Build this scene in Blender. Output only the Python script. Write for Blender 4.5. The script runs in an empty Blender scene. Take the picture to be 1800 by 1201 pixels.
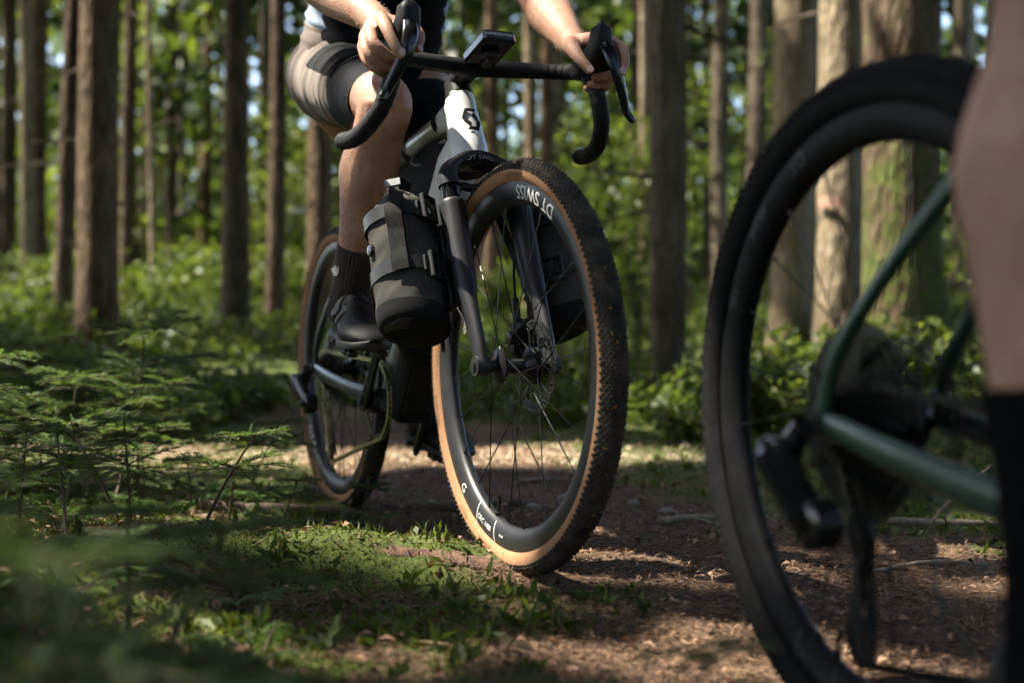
import bpy, math, random
import numpy as np
from mathutils import Vector, Matrix

scene = bpy.context.scene
COL = scene.collection
rng = np.random.default_rng(7)
R_ = math.radians

# ------------------------------------------------------------------ camera
cam_data = bpy.data.cameras.new('camera')
cam = bpy.data.objects.new('camera', cam_data)
COL.objects.link(cam)
cam.location = (0.0, 0.0, 0.3618)
cam.rotation_euler = (R_(90 + 1.079), 0, 0)
cam_data.sensor_width = 36.0
cam_data.lens = 42.317
cam_data.clip_start = 0.02
cam_data.clip_end = 1000
cam_data.dof.use_dof = True
cam_data.dof.focus_distance = 2.12
cam_data.dof.aperture_fstop = 2.3
scene.camera = cam

# ------------------------------------------------------------------ sky and sun
SUN = np.array([-0.560, -0.010, 0.828]); SUN = SUN / np.linalg.norm(SUN)      # towards the sun
world = bpy.data.worlds.new('World'); scene.world = world; world.use_nodes = True
wn = world.node_tree
bg = wn.nodes['Background']
sky = wn.nodes.new('ShaderNodeTexSky'); sky.sky_type = 'NISHITA'; sky.sun_disc = False
sky.sun_elevation = math.asin(SUN[2]); sky.sun_rotation = math.atan2(SUN[0], SUN[1])
sky.air_density = 1.0; sky.dust_density = 3.0; sky.ozone_density = 1.0
wn.links.new(sky.outputs[0], bg.inputs[0]); bg.inputs[1].default_value = 0.15
sl = bpy.data.lights.new('sun', 'SUN'); sl.energy = 4.3; sl.angle = R_(0.53); sl.color = (1.0, 0.93, 0.80)
sun = bpy.data.objects.new('sun', sl); COL.objects.link(sun)
sun.rotation_euler = Vector(-SUN).to_track_quat('-Z', 'Y').to_euler()
sun.location = (-8, 3, 12)

# ------------------------------------------------------------------ exposure and render settings
scene.view_settings.view_transform = 'Standard'
scene.view_settings.look = 'None'
scene.view_settings.exposure = 2.1
scene.view_settings.gamma = 1.0
scene.view_settings.use_curve_mapping = False
cy = scene.cycles
cy.use_denoising = True
cy.max_bounces = 5; cy.diffuse_bounces = 3; cy.glossy_bounces = 3; cy.transmission_bounces = 4; cy.transparent_max_bounces = 6
cy.sample_clamp_indirect = 4.0
cy.use_adaptive_sampling = True; cy.adaptive_threshold = 0.03
cy.caustics_reflective = False; cy.caustics_refractive = False

# ------------------------------------------------------------------ small maths
def nrm(a):
    a = np.asarray(a, float); return a / (np.linalg.norm(a, axis=-1, keepdims=True) + 1e-12)
def smooth(e0, e1, x):
    t = np.clip((np.asarray(x, float) - e0) / (e1 - e0), 0, 1); return t * t * (3 - 2 * t)
def hash2(ix, iy, s):
    h = (ix.astype(np.int64) * 374761393 + iy.astype(np.int64) * 668265263 + s * 974634947) & 0xffffffff
    h = ((h ^ (h >> 13)) * 1274126177) & 0xffffffff
    h = h ^ (h >> 16)
    return (h & 0xffff) / 65535.0
def vn(x, y, s=0):
    x = np.asarray(x, float); y = np.asarray(y, float)
    ix = np.floor(x); iy = np.floor(y); fx = x - ix; fy = y - iy
    fx = fx * fx * (3 - 2 * fx); fy = fy * fy * (3 - 2 * fy)
    a = hash2(ix, iy, s); b = hash2(ix + 1, iy, s); c = hash2(ix, iy + 1, s); d = hash2(ix + 1, iy + 1, s)
    return (a + (b - a) * fx) * (1 - fy) + (c + (d - c) * fx) * fy
def fbm(x, y, s=0, o=4):
    r = 0; a = 0.5; x = np.asarray(x, float); y = np.asarray(y, float)
    for i in range(o):
        r = r + a * vn(x, y, s + i); x = x * 2.03 + 17.1; y = y * 2.03 + 5.7; a *= 0.5
    return r
def spline(P, n):
    """Catmull-Rom resampling of control rows (any number of columns)."""
    P = np.asarray(P, float); m = len(P)
    Q = np.vstack([2 * P[0] - P[1], P, 2 * P[-1] - P[-2]])
    t = np.linspace(0, m - 1, n); i = np.minimum(t.astype(int), m - 2); f = (t - i)[:, None]
    p0, p1, p2, p3 = Q[i], Q[i + 1], Q[i + 2], Q[i + 3]
    return 0.5 * (2 * p1 + (p2 - p0) * f + (2 * p0 - 5 * p1 + 4 * p2 - p3) * f**2 + (3 * p1 - p0 - 3 * p2 + p3) * f**3)

# ------------------------------------------------------------------ materials (all procedural)
def lin(c):
    return c if len(c) == 4 else (c[0], c[1], c[2], 1.0)
def mat(name, col, rough=0.6, metal=0.0, var=0.2, scale=25.0, bump=0.0, bscale=120.0, col2=None, coat=0.0, spec=0.5, sss=0.0, stretch=None, sheen=0.0):
    m = bpy.data.materials.new(name); m.use_nodes = True
    nt = m.node_tree; b = nt.nodes['Principled BSDF']
    tc = nt.nodes.new('ShaderNodeTexCoord'); co = tc.outputs['Object']
    if stretch:
        mp = nt.nodes.new('ShaderNodeMapping'); mp.inputs['Scale'].default_value = stretch
        nt.links.new(co, mp.inputs[0]); co = mp.outputs[0]
    no = nt.nodes.new('ShaderNodeTexNoise'); no.inputs['Scale'].default_value = scale; no.inputs['Detail'].default_value = 6
    nt.links.new(co, no.inputs['Vector'])
    rp = nt.nodes.new('ShaderNodeValToRGB')
    c = np.array(col[:3]); c2 = np.array(col2[:3]) if col2 is not None else np.clip(c * (1 + var), 0, 1)
    c1 = c * (1 - var) if col2 is None else c
    rp.color_ramp.elements[0].position = 0.32; rp.color_ramp.elements[1].position = 0.68
    rp.color_ramp.elements[0].color = lin(tuple(c1)); rp.color_ramp.elements[1].color = lin(tuple(c2))
    nt.links.new(no.outputs['Fac'], rp.inputs[0]); nt.links.new(rp.outputs[0], b.inputs['Base Color'])
    b.inputs['Roughness'].default_value = rough; b.inputs['Metallic'].default_value = metal
    b.inputs['Specular IOR Level'].default_value = spec
    b.inputs['Coat Weight'].default_value = coat; b.inputs['Coat Roughness'].default_value = 0.08
    b.inputs['Sheen Weight'].default_value = sheen
    if sss:
        b.inputs['Subsurface Weight'].default_value = sss; b.inputs['Subsurface Radius'].default_value = (0.9, 0.35, 0.2); b.inputs['Subsurface Scale'].default_value = 0.008
    if bump:
        n2 = nt.nodes.new('ShaderNodeTexNoise'); n2.inputs['Scale'].default_value = bscale; n2.inputs['Detail'].default_value = 4
        nt.links.new(co, n2.inputs['Vector'])
        bu = nt.nodes.new('ShaderNodeBump'); bu.inputs['Strength'].default_value = min(1, bump); bu.inputs['Distance'].default_value = 0.003 if bump <= 1 else 0.003 * bump
        nt.links.new(n2.outputs['Fac'], bu.inputs['Height']); nt.links.new(bu.outputs[0], b.inputs['Normal'])
    return m
def leafmat(name, dark, light, trans=0.45, rough=0.45, tcol=None, spec=0.4):
    """Two-sided leaf: a per-leaf 'tint' attribute picks the green, part of the light passes through."""
    m = bpy.data.materials.new(name); m.use_nodes = True; nt = m.node_tree
    b = nt.nodes['Principled BSDF']; out = nt.nodes['Material Output']
    at = nt.nodes.new('ShaderNodeAttribute'); at.attribute_name = 'tint'
    rp = nt.nodes.new('ShaderNodeValToRGB'); rp.color_ramp.elements[0].color = lin(dark); rp.color_ramp.elements[1].color = lin(light)
    nt.links.new(at.outputs['Fac'], rp.inputs[0]); nt.links.new(rp.outputs[0], b.inputs['Base Color'])
    b.inputs['Roughness'].default_value = rough; b.inputs['Specular IOR Level'].default_value = spec
    tr = nt.nodes.new('ShaderNodeBsdfTranslucent')
    mx = nt.nodes.new('ShaderNodeMixRGB'); mx.blend_type = 'MULTIPLY'; mx.inputs[0].default_value = 1; mx.inputs[2].default_value = lin(tcol or (1.25, 1.25, 0.55))
    nt.links.new(rp.outputs[0], mx.inputs[1]); nt.links.new(mx.outputs[0], tr.inputs[0])
    ms = nt.nodes.new('ShaderNodeMixShader'); ms.inputs[0].default_value = trans
    nt.links.new(b.outputs[0], ms.inputs[1]); nt.links.new(tr.outputs[0], ms.inputs[2]); nt.links.new(ms.outputs[0], out.inputs[0])
    return m

# ------------------------------------------------------------------ objects and meshes
def tag(o, label=None, cat=None, group=None, kind=None):
    if label: o['label'] = label
    if cat: o['category'] = cat
    if group: o['group'] = group
    if kind: o['kind'] = kind
    return o
def empty(name, M=None):
    o = bpy.data.objects.new(name, None); COL.objects.link(o); o.empty_display_size = 0.1
    if M is not None: o.matrix_world = M
    return o
def link(name, me, parent=None):
    o = bpy.data.objects.new(name, me); COL.objects.link(o)
    if parent is not None: o.parent = parent
    return o
def mesh_np(name, V, F, m, smooth_=False, tint=None):
    """One mesh from arrays: V (n,3), F (m,k)."""
    V = np.ascontiguousarray(V, np.float32); F = np.ascontiguousarray(F, np.int32); k = F.shape[1]
    me = bpy.data.meshes.new(name)
    me.vertices.add(len(V)); me.vertices.foreach_set('co', V.ravel())
    me.loops.add(F.size); me.loops.foreach_set('vertex_index', F.ravel())
    me.polygons.add(len(F)); me.polygons.foreach_set('loop_start', np.arange(0, F.size, k, dtype=np.int32))
    if smooth_: me.polygons.foreach_set('use_smooth', np.ones(len(F), bool))
    if tint is not None:
        a = me.attributes.new('tint', 'FLOAT', 'POINT'); a.data.foreach_set('value', np.ascontiguousarray(tint, np.float32))
    me.materials.append(m); me.update(calc_edges=True)
    return me
def frames(P, ref=(0, 0, 1)):
    P = np.asarray(P, float); n = len(P)
    T = np.zeros_like(P); T[1:-1] = P[2:] - P[:-2]; T[0] = P[1] - P[0]; T[-1] = P[-1] - P[-2]; T = nrm(T)
    N = np.zeros_like(P); r = np.asarray(ref, float)
    if abs(T[0] @ nrm(r)) > 0.98: r = np.array([1.0, 0, 0]) if abs(T[0][0]) < 0.9 else np.array([0, 1.0, 0])
    v = r - (r @ T[0]) * T[0]; N[0] = v / np.linalg.norm(v)
    for i in range(1, n):
        v = N[i - 1] - (N[i - 1] @ T[i]) * T[i]; N[i] = v / np.linalg.norm(v)
    return T, N, np.cross(T, N)
class MB:
    """Collects shapes; build() links them as one mesh object."""
    def __init__(s): s.V = []; s.F = []; s.n = 0; s.mi = []
    def add(s, V, F, m=0):
        V = np.asarray(V, float); o = s.n; s.V.append(V); s.n += len(V)
        for f in F: s.F.append(tuple(int(i) + o for i in f)); s.mi.append(m)
        return s
    def grid(s, G, m=0, closed=True, capa=True, capb=True, loop=False):
        """G (rows, seg, 3) rings -> skin. loop joins the last row to the first."""
        G = np.asarray(G, float); a, b = G.shape[:2]; F = []
        rr = a if loop else a - 1; cc = b if closed else b - 1
        for i in range(rr):
            for j in range(cc):
                i2 = (i + 1) % a; j2 = (j + 1) % b
                F.append((i * b + j, i * b + j2, i2 * b + j2, i2 * b + j))
        if not loop and closed:
            if capa: F.append(tuple(range(b - 1, -1, -1)))
            if capb: F.append(tuple((a - 1) * b + j for j in range(b)))
        return s.add(G.reshape(-1, 3), F, m)
    def tube(s, P, r, seg=12, ref=(0, 0, 1), m=0, caps=True, power=2.0):
        P = np.asarray(P, float); n = len(P)
        r = np.asarray(r, float)
        if r.ndim == 0: r = np.full((n, 2), float(r))
        elif r.ndim == 1: r = np.stack([r, r], 1) if len(r) == n else np.tile(r, (n, 1))
        T, N, B = frames(P, ref)
        a = np.linspace(0, 2 * np.pi, seg, endpoint=False)
        ca, sa = np.cos(a), np.sin(a)
        if power != 2.0:
            ca = np.sign(ca) * abs(ca) ** (2 / power); sa = np.sign(sa) * abs(sa) ** (2 / power)
        G = P[:, None] + N[:, None] * (r[:, 0, None] * ca)[:, :, None] + B[:, None] * (r[:, 1, None] * sa)[:, :, None]
        return s.grid(G, m, capa=caps, capb=caps)
    def rtube(s, P, r, seg=12, ref=(0, 0, 1), m=0, k=3, power=2.0):
        """Tube with rounded ends."""
        P = np.asarray(P, float); r = np.asarray(r, float)
        if r.ndim == 0: r = np.full(len(P), float(r))
        r2 = r if r.ndim == 2 else np.stack([r, r], 1)
        d0 = nrm(P[0] - P[1]); d1 = nrm(P[-1] - P[-2]); q = np.linspace(90, 0, k + 1)[:-1] * math.pi / 180
        A = [P[0] + d0 * r2[0].mean() * math.sin(x) * 0.98 for x in q]; ra = [r2[0] * max(0.05, math.cos(x)) for x in q]
        Bq = [P[-1] + d1 * r2[-1].mean() * math.sin(x) * 0.98 for x in q[::-1]]; rb = [r2[-1] * max(0.05, math.cos(x)) for x in q[::-1]]
        return s.tube(np.vstack([A, P, Bq]), np.vstack([ra, r2, rb]), seg, ref, m, power=power)
    def lathe(s, prof, c, axis, seg=32, m=0, closed=False, capped=True):
        """prof rows (radius, offset along axis)."""
        ax = nrm(np.asarray(axis, float)); h = np.array([0, 0, 1.0]) if abs(ax[2]) < 0.9 else np.array([1.0, 0, 0])
        x = nrm(np.cross(h, ax)); y = np.cross(ax, x); a = np.linspace(0, 2 * np.pi, seg, endpoint=False)
        ring = x * np.cos(a)[:, None] + y * np.sin(a)[:, None]
        G = np.array([np.asarray(c) + ring * p[0] + ax * p[1] for p in prof])
        return s.grid(G, m, capa=capped and not closed, capb=capped and not closed, loop=closed)
    def box(s, c, size, X=(1, 0, 0), Z=(0, 0, 1), m=0, bev=0.0, taper=1.0):
        """Box with chamfered edges: c centre, size along X, Y, Z."""
        X = nrm(X); Z = np.asarray(Z, float); Z = nrm(Z - (Z @ X) * X); Y = np.cross(Z, X)
        hx, hy, hz = np.asarray(size, float) / 2; b = min(bev, hx * .95, hy * .95, hz * .95)
        def ring(ix, iy, z):
            if b <= 0: pts = [(ix, iy), (-ix, iy), (-ix, -iy), (ix, -iy)]
            else: pts = [(ix, iy - b), (ix - b, iy), (-ix + b, iy), (-ix, iy - b), (-ix, -iy + b), (-ix + b, -iy), (ix - b, -iy), (ix, -iy + b)]
            return [np.asarray(c) + X * px + Y * py + Z * z for px, py in pts]
        if b <= 0: G = [ring(hx, hy, -hz), ring(hx * taper, hy * taper, hz)]
        else:
            G = [ring(hx - b * .6, hy - b * .6, -hz), ring(hx, hy, -hz + b), ring(hx * taper, hy * taper, hz - b), ring(hx * taper - b * .6, hy * taper - b * .6, hz)]
        return s.grid(np.array(G), m)
    def poly(s, P, off, m=0):
        """Flat polygon P (n,3) thickened by vector off."""
        P = np.asarray(P, float); n = len(P); off = np.asarray(off, float)
        F = [tuple(range(n - 1, -1, -1)), tuple(range(n, 2 * n))] + [(i, (i + 1) % n, n + (i + 1) % n, n + i) for i in range(n)]
        return s.add(np.vstack([P, P + off]), F, m)
    def build(s, name, mats, parent=None, sharp=35, T=None, flat=False):
        V = np.vstack(s.V)
        if T is not None: V = T(V)
        me = bpy.data.meshes.new(name); me.from_pydata(V.tolist(), [], s.F)
        mats = mats if isinstance(mats, (list, tuple)) else [mats]
        for m in mats: me.materials.append(m)
        if len(mats) > 1: me.polygons.foreach_set('material_index', np.array(s.mi, np.int32))
        if not flat:
            me.polygons.foreach_set('use_smooth', np.ones(len(me.polygons), bool))
            if sharp < 180: me.set_sharp_from_angle(angle=R_(sharp))
        me.update()
        return link(name, me, parent)
def text_tris(s, size=1.0, spacing=1.0):
    cu = bpy.data.curves.new('t', 'FONT'); cu.body = s; cu.size = size; cu.align_x = 'CENTER'; cu.align_y = 'CENTER'; cu.space_character = spacing
    cu.resolution_u = 3
    o = bpy.data.objects.new('t', cu); COL.objects.link(o)
    dg = bpy.context.evaluated_depsgraph_get(); ev = o.evaluated_get(dg); me = ev.to_mesh()
    V = np.array([v.co[:] for v in me.vertices]).reshape(-1, 3); F = [tuple(p.vertices) for p in me.polygons]
    ev.to_mesh_clear(); bpy.data.objects.remove(o); bpy.data.curves.remove(cu)
    return V, F
def decal(name, s, size, fn, m, parent, T=None, bold=0.0, spacing=1.0):
    """Printed lettering laid on a surface: fn maps flat text coordinates (x, y) to 3D."""
    V, F = text_tris(s, size, spacing)
    F = [t for f in F for t in ([f] if len(f) == 3 else [(f[0], f[i], f[i + 1]) for i in range(1, len(f) - 1)])]
    V = V.tolist()
    for _ in range(2):                                     # finer pieces follow a curved surface
        G = []
        for a, b, c in F:
            k = len(V); V += [[(V[p][i] + V[q][i]) / 2 for i in range(3)] for p, q in ((a, b), (b, c), (c, a))]
            G += [(a, k, k + 2), (k, b, k + 1), (k + 2, k + 1, c), (k, k + 1, k + 2)]
        F = G
    P = np.array([fn(x, y) for x, y, _ in V])
    if T is not None: P = T(P)
    me = bpy.data.meshes.new(name); me.from_pydata(P.tolist(), [], F); me.materials.append(m); me.update()
    return link(name, me, parent)

# ================================================================== GROUND
def path_c(y):
    return np.interp(y, [-2, 1.0, 2.0, 3.0, 4.5, 6.5, 9], [0.75, 0.62, 0.50, 0.10, -0.45, -1.3, -2.6])
def moss_f(x, y):
    """1 where moss covers the ground, 0 on the bare trail."""
    w = np.interp(y, [0, 2, 3, 5, 7, 9], [0.60, 0.50, 0.44, 0.34, 0.05, -.3])
    d = np.abs(x - path_c(y)) + 0.55 * (fbm(x * 2.3, y * 2.3, 3) - 0.5) + 0.42 * (fbm(x * 9, y * 9, 8) - 0.5)
    m = smooth(w - 0.10, w + 0.16, d)
    m = m * (1 - .8 * smooth(.60, .66, fbm(x * 6 + 2, y * 6, 27)))
    hump = np.exp(-((x + 0.26) / 0.30) ** 2 - ((y - 2.12) / 0.15) ** 2)
    m = np.maximum(m, smooth(0.28, 0.5, hump + 0.3 * (fbm(x * 14, y * 14, 5) - 0.5)))
    bare = smooth(0.58, 0.68, fbm(x * 1.7 + 4, y * 1.7, 21)) * (y < 6)
    return np.clip(m * (1 - 0.75 * bare), 0, 1)
def H(x, y):
    x = np.asarray(x, float); y = np.asarray(y, float)
    t = y - 3.5
    h = 0.085 * np.where(t > 0, np.sqrt(t * t + 0.5) - 0.35 * np.exp(-t), 0.35 * np.exp(t * 1.2) * 0 + np.maximum(t, 0))
    h = 0.085 * (np.logaddexp(0, t * 1.6) / 1.6) - 0.004
    h = np.where(y > 16, 0.085 * 12.5 + (y - 16) * 0.05 - 0.004, h) + 0.10 * np.maximum(0, np.minimum(y, 160) - 38)
    h = h - 0.055 * smooth(1.9, 1.25, y) * smooth(-0.1, 0.35, x)
    near = smooth(14, 5, y)
    h = h + 0.095 * smooth(-0.22, -0.75, x) * smooth(3.4, 1.5, y)                       # bank on the left
    h = h + 0.070 * np.exp(-((x + 0.25) / 0.25) ** 2 - ((y - 2.11) / 0.11) ** 2)         # mossy root hump
    h = h + 0.10 * smooth(0.95, 1.9, x) * smooth(1.5, 2.6, y) * near
    bumps = 0.05 * (fbm(x * 1.3, y * 1.3, 31) - 0.5) + 0.035 * (fbm(x * 5, y * 5, 41) - 0.5) * (0.4 + moss_f(x, y)) + 0.012 * (fbm(x * 19, y * 19, 51) - 0.5) + 0.030 * (fbm(x * 10, y * 10, 55) - 0.45) * moss_f(x, y)
    c1 = np.exp(-((x - 0.012) ** 2 + (y - 2.057) ** 2) / 0.05); c2 = np.exp(-((x + 0.421) ** 2 + (y - 3.008) ** 2) / 0.05); c3 = np.exp(-((x - 0.374) ** 2 + (y - 1.22) ** 2) / 0.05)
    flat = np.clip(1 - c1 - c2 - c3, 0, 1)
    big = 0.5 * (fbm(x * 0.16, y * 0.16, 61) - 0.5) * smooth(5, 14, np.hypot(x, y))
    return h + bumps * flat + big
def axis_pts(lo, hi, fine_lo, fine_hi, step, grow=1.13):
    mid = list(np.arange(fine_lo, fine_hi, step)); a = [fine_lo]; s = step
    while a[-1] > lo: s *= grow; a.append(a[-1] - s)
    b = [mid[-1]]; s = step
    while b[-1] < hi: s *= grow; b.append(b[-1] + s)
    return np.array(a[1:][::-1] + mid + b[1:])
gx = axis_pts(-260, 260, -2.2, 2.4, 0.022); gy = axis_pts(-60, 420, 0.9, 5.4, 0.022)
GX, GY = np.meshgrid(gx, gy); GZ = H(GX, GY)
def ground_mat():
    m = bpy.data.materials.new('forest_floor'); m.use_nodes = True; nt = m.node_tree; b = nt.nodes['Principled BSDF']
    N = nt.nodes.new; L = nt.links.new
    tc = N('ShaderNodeTexCoord'); at = N('ShaderNodeAttribute'); at.attribute_name = 'tint'
    def noise(sc, det=6, ro=0.6):
        n = N('ShaderNodeTexNoise'); n.inputs['Scale'].default_value = sc; n.inputs['Detail'].default_value = det; n.inputs['Roughness'].default_value = ro; L(tc.outputs['Object'], n.inputs['Vector']); return n.outputs['Fac']
    def ramp(f, a, b_, lo=0.3, hi=0.7):
        r = N('ShaderNodeValToRGB'); r.color_ramp.elements[0].position = lo; r.color_ramp.elements[1].position = hi; r.color_ramp.elements[0].color = lin(a); r.color_ramp.elements[1].color = lin(b_); L(f, r.inputs[0]); return r.outputs[0]
    def mix(f, a, b_, t='MIX'):
        x = N('ShaderNodeMixRGB'); x.blend_type = t
        if isinstance(f, float): x.inputs[0].default_value = f
        else: L(f, x.inputs[0])
        L(a, x.inputs[1]); L(b_, x.inputs[2]); return x.outputs[0]
    soil = mix(0.55, ramp(noise(38), (0.046, 0.028, 0.018), (0.215, 0.138, 0.086)), ramp(noise(5.0), (0.060, 0.038, 0.025), (0.18, 0.115, 0.072)))
    vor = N('ShaderNodeTexVoronoi'); vor.inputs['Scale'].default_value = 70; L(tc.outputs['Object'], vor.inputs['Vector'])
    soil = mix(0.35, soil, ramp(vor.outputs['Distance'], (0.27, 0.185, 0.118), (0.055, 0.035, 0.022), 0.1, 0.6))
    moss = mix(0.5, ramp(noise(60), (0.020, 0.032, 0.007), (0.125, 0.160, 0.032)), ramp(noise(7), (0.030, 0.042, 0.010), (0.090, 0.115, 0.022)))
    soil = mix(1.0, soil, ramp(noise(1.6), (0.45, 0.43, 0.42), (1.15, 1.12, 1.1), 0.35, 0.62), 'MULTIPLY')
    col = mix(at.outputs['Fac'], soil, moss); L(col, b.inputs['Base Color'])
    b.inputs['Roughness'].default_value = 0.9; b.inputs['Specular IOR Level'].default_value = 0.25
    bu = N('ShaderNodeBump'); bu.inputs['Strength'].default_value = 0.9; bu.inputs['Distance'].default_value = 0.012
    L(mix(0.5, noise(90), noise(30)), bu.inputs['Height']); L(bu.outputs[0], b.inputs['Normal'])
    return m
ny_, nx_ = GX.shape
idx = np.arange(ny_ * nx_).reshape(ny_, nx_)
GF = np.stack([idx[:-1, :-1], idx[:-1, 1:], idx[1:, 1:], idx[1:, :-1]], -1).reshape(-1, 4)
far = smooth(4.2, 6.5, GY + 2.5 * (fbm(GX * 1.3, GY * 1.3, 19) - .5))
gm = np.maximum(moss_f(GX, GY), far * 0.9)
ground = link('ground', mesh_np('ground', np.stack([GX, GY, GZ], -1).reshape(-1, 3), GF, ground_mat(), True, gm.ravel()))
tag(ground, 'brown needle-strewn forest trail between mossy green banks', 'ground', kind='structure')

# ------------------------------------------------------------------ leaf and blade helpers
def rand_dirs(n, up=0.0, r=None):
    r = r or rng
    v = r.normal(size=(n, 3)); v[:, 2] += up; return nrm(v)
def leaf_quads(C, D, Nn, ln, wd, fold=0.25, mid=0.45):
    """Diamond leaves: base C, direction D, face normal about Nn; returns V (4n,3), F (n,4)."""
    C = np.asarray(C, float); n = len(C); D = nrm(D); S = nrm(np.cross(D, Nn)); U = np.cross(S, D)
    ln = np.broadcast_to(np.asarray(ln, float), (n,))[:, None]; wd = np.broadcast_to(np.asarray(wd, float), (n,))[:, None]
    a = C; c = C + D * ln - U * ln * fold * 0.5; m_ = C + D * ln * mid + U * wd * fold
    V = np.stack([a, m_ + S * wd * 0.5, c, m_ - S * wd * 0.5], 1).reshape(-1, 3)
    return V, np.arange(4 * n).reshape(n, 4)
def tints(n, k=4, lo=0.0, hi=1.0, r=None):
    return np.repeat((r or rng).uniform(lo, hi, n), k)
def stack_mesh(name, parts, m, smooth_=False):
    V = []; F = []; Tt = []; o = 0
    for v, f, t in parts:
        V.append(v); F.append(f + o); Tt.append(t); o += len(v)
    return mesh_np(name, np.vstack(V), np.vstack(F), m, smooth_, np.concatenate(Tt))

# ================================================================== BICYCLES
M_tan = mat('tan_sidewall', (0.32, 0.170, 0.088), 0.85, spec=.25, var=0.12, scale=150, bump=0.15, bscale=400)
M_rub = mat('black_rubber', (0.014, 0.014, 0.014), 0.75, var=0.4, scale=90, bump=0.2, bscale=500, spec=.25)
M_knob = mat('dusty_tread_rubber', (0.013, 0.012, 0.011), 0.8, var=0.5, scale=35, col2=(0.060, 0.048, 0.036), spec=.25)
M_rim = mat('satin_black_carbon', (0.016, 0.016, 0.017), 0.42, var=0.3, scale=30, spec=0.40)
M_rim2 = mat('dull_black_carbon', (0.007, 0.007, 0.0075), 0.55, var=0.3, scale=30, spec=0.12)
M_cas2 = mat('oily_black_sprockets', (0.006, 0.006, 0.006), 0.28, var=0.3, scale=90, spec=0.45)
M_rub2 = mat('dull_black_rubber', (0.008, 0.008, 0.008), 0.8, var=0.4, scale=90, spec=.12)
M_spoke = mat('black_steel_spoke', (0.02, 0.02, 0.02), 0.35, 0.6, var=0.2)
M_hub = mat('black_anodised_hub', (0.016, 0.016, 0.017), 0.35, 0.3, var=0.2)
M_steel = mat('brushed_steel', (0.42, 0.42, 0.40), 0.32, 1.0, var=0.25, scale=80)
M_dsteel = mat('worn_dark_steel', (0.10, 0.097, 0.088), 0.38, 1.0, var=0.35, scale=90)
M_gold = mat('bronze_chain_steel', (0.40, 0.36, 0.20), 0.35, 1.0, var=0.3, scale=120)
M_white = mat('white_print', (0.78, 0.78, 0.76), 0.5, var=0.05)
M_grey = mat('grey_print', (0.32, 0.32, 0.32), 0.5, var=0.05)
M_dgrey = mat('charcoal_print', (0.045, 0.047, 0.050), 0.5, var=0.05)
M_fork = mat('matt_black_fork_paint', (0.020, 0.020, 0.021), 0.42, var=0.15, scale=20, spec=0.35, bump=0.05, bscale=900)
M_stan = mat('polished_black_stanchion', (0.012, 0.012, 0.013), 0.12, 0.4, var=0.1)
M_mould = mat('brown_moulded_print', (0.16, 0.075, 0.035), 0.8, var=0.2)
M_debris = leafmat('leaf_debris', (.10, .085, .03), (.42, .20, .06), .2, .7)
M_gloss = mat('gloss_black_plastic', (0.012, 0.012, 0.012), 0.18, var=0.2, spec=0.6)
M_tape = mat('black_bar_tape', (0.012, 0.012, 0.012), 0.65, var=0.3, scale=60, bump=0.35, bscale=350, spec=.25)
M_plas = mat('matt_black_plastic', (0.015, 0.015, 0.015), 0.5, var=0.25, scale=50, bump=0.08, bscale=700, spec=.3)
M_pad = mat('black_saddle_cover', (0.02, 0.02, 0.02), 0.55, var=0.2)
def fade_paint(name, front, rear, x0, x1):
    m = bpy.data.materials.new(name); m.use_nodes = True; nt = m.node_tree; b = nt.nodes['Principled BSDF']
    tc = nt.nodes.new('ShaderNodeTexCoord'); sx = nt.nodes.new('ShaderNodeSeparateXYZ'); nt.links.new(tc.outputs['Object'], sx.inputs[0])
    mr = nt.nodes.new('ShaderNodeMapRange'); mr.inputs[1].default_value = x0; mr.inputs[2].default_value = x1; nt.links.new(sx.outputs[0], mr.inputs[0])
    no = nt.nodes.new('ShaderNodeTexNoise'); no.inputs['Scale'].default_value = 9; no.inputs['Detail'].default_value = 5; nt.links.new(tc.outputs['Object'], no.inputs[0])
    rp = nt.nodes.new('ShaderNodeValToRGB'); rp.color_ramp.elements[0].color = lin(rear); rp.color_ramp.elements[1].color = lin(front); nt.links.new(mr.outputs[0], rp.inputs[0])
    mx = nt.nodes.new('ShaderNodeMixRGB'); mx.blend_type = 'MULTIPLY'; mx.inputs[0].default_value = 0.35; nt.links.new(rp.outputs[0], mx.inputs[1])
    r2 = nt.nodes.new('ShaderNodeValToRGB'); r2.color_ramp.elements[0].position = 0.35; r2.color_ramp.elements[0].color = (0.62, 0.60, 0.55, 1); r2.color_ramp.elements[1].position = 0.6; r2.color_ramp.elements[1].color = (1, 1, 1, 1)
    nt.links.new(no.outputs['Fac'], r2.inputs[0]); nt.links.new(r2.outputs[0], mx.inputs[2]); nt.links.new(mx.outputs[0], b.inputs['Base Color'])
    b.inputs['Metallic'].default_value = 0.1; b.inputs['Roughness'].default_value = 0.4; b.inputs['Coat Weight'].default_value = 0.3; b.inputs['Coat Roughness'].default_value = 0.12
    return m
M_frame1 = fade_paint('white_to_teal_frame_paint', (0.74, 0.75, 0.73), (0.020, 0.034, 0.034), 0.42, 0.66)
M_frame2 = fade_paint('dark_green_frame_paint', (0.016, 0.050, 0.030), (0.016, 0.050, 0.030), 0, 1)

HA = R_(70.5); U_ = np.array([-math.cos(HA), 0, math.sin(HA)]); N_ = np.array([math.sin(HA), 0, math.cos(HA)]); Y_ = np.array([0, 1.0, 0])
WB = 1.045
def axrot(axis, a):
    K = np.array([[0, -axis[2], axis[1]], [axis[2], 0, -axis[0]], [-axis[1], axis[0], 0]])
    return np.eye(3) + math.sin(a) * K + (1 - math.cos(a)) * K @ K
def ident(V): return np.asarray(V, float)

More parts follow.
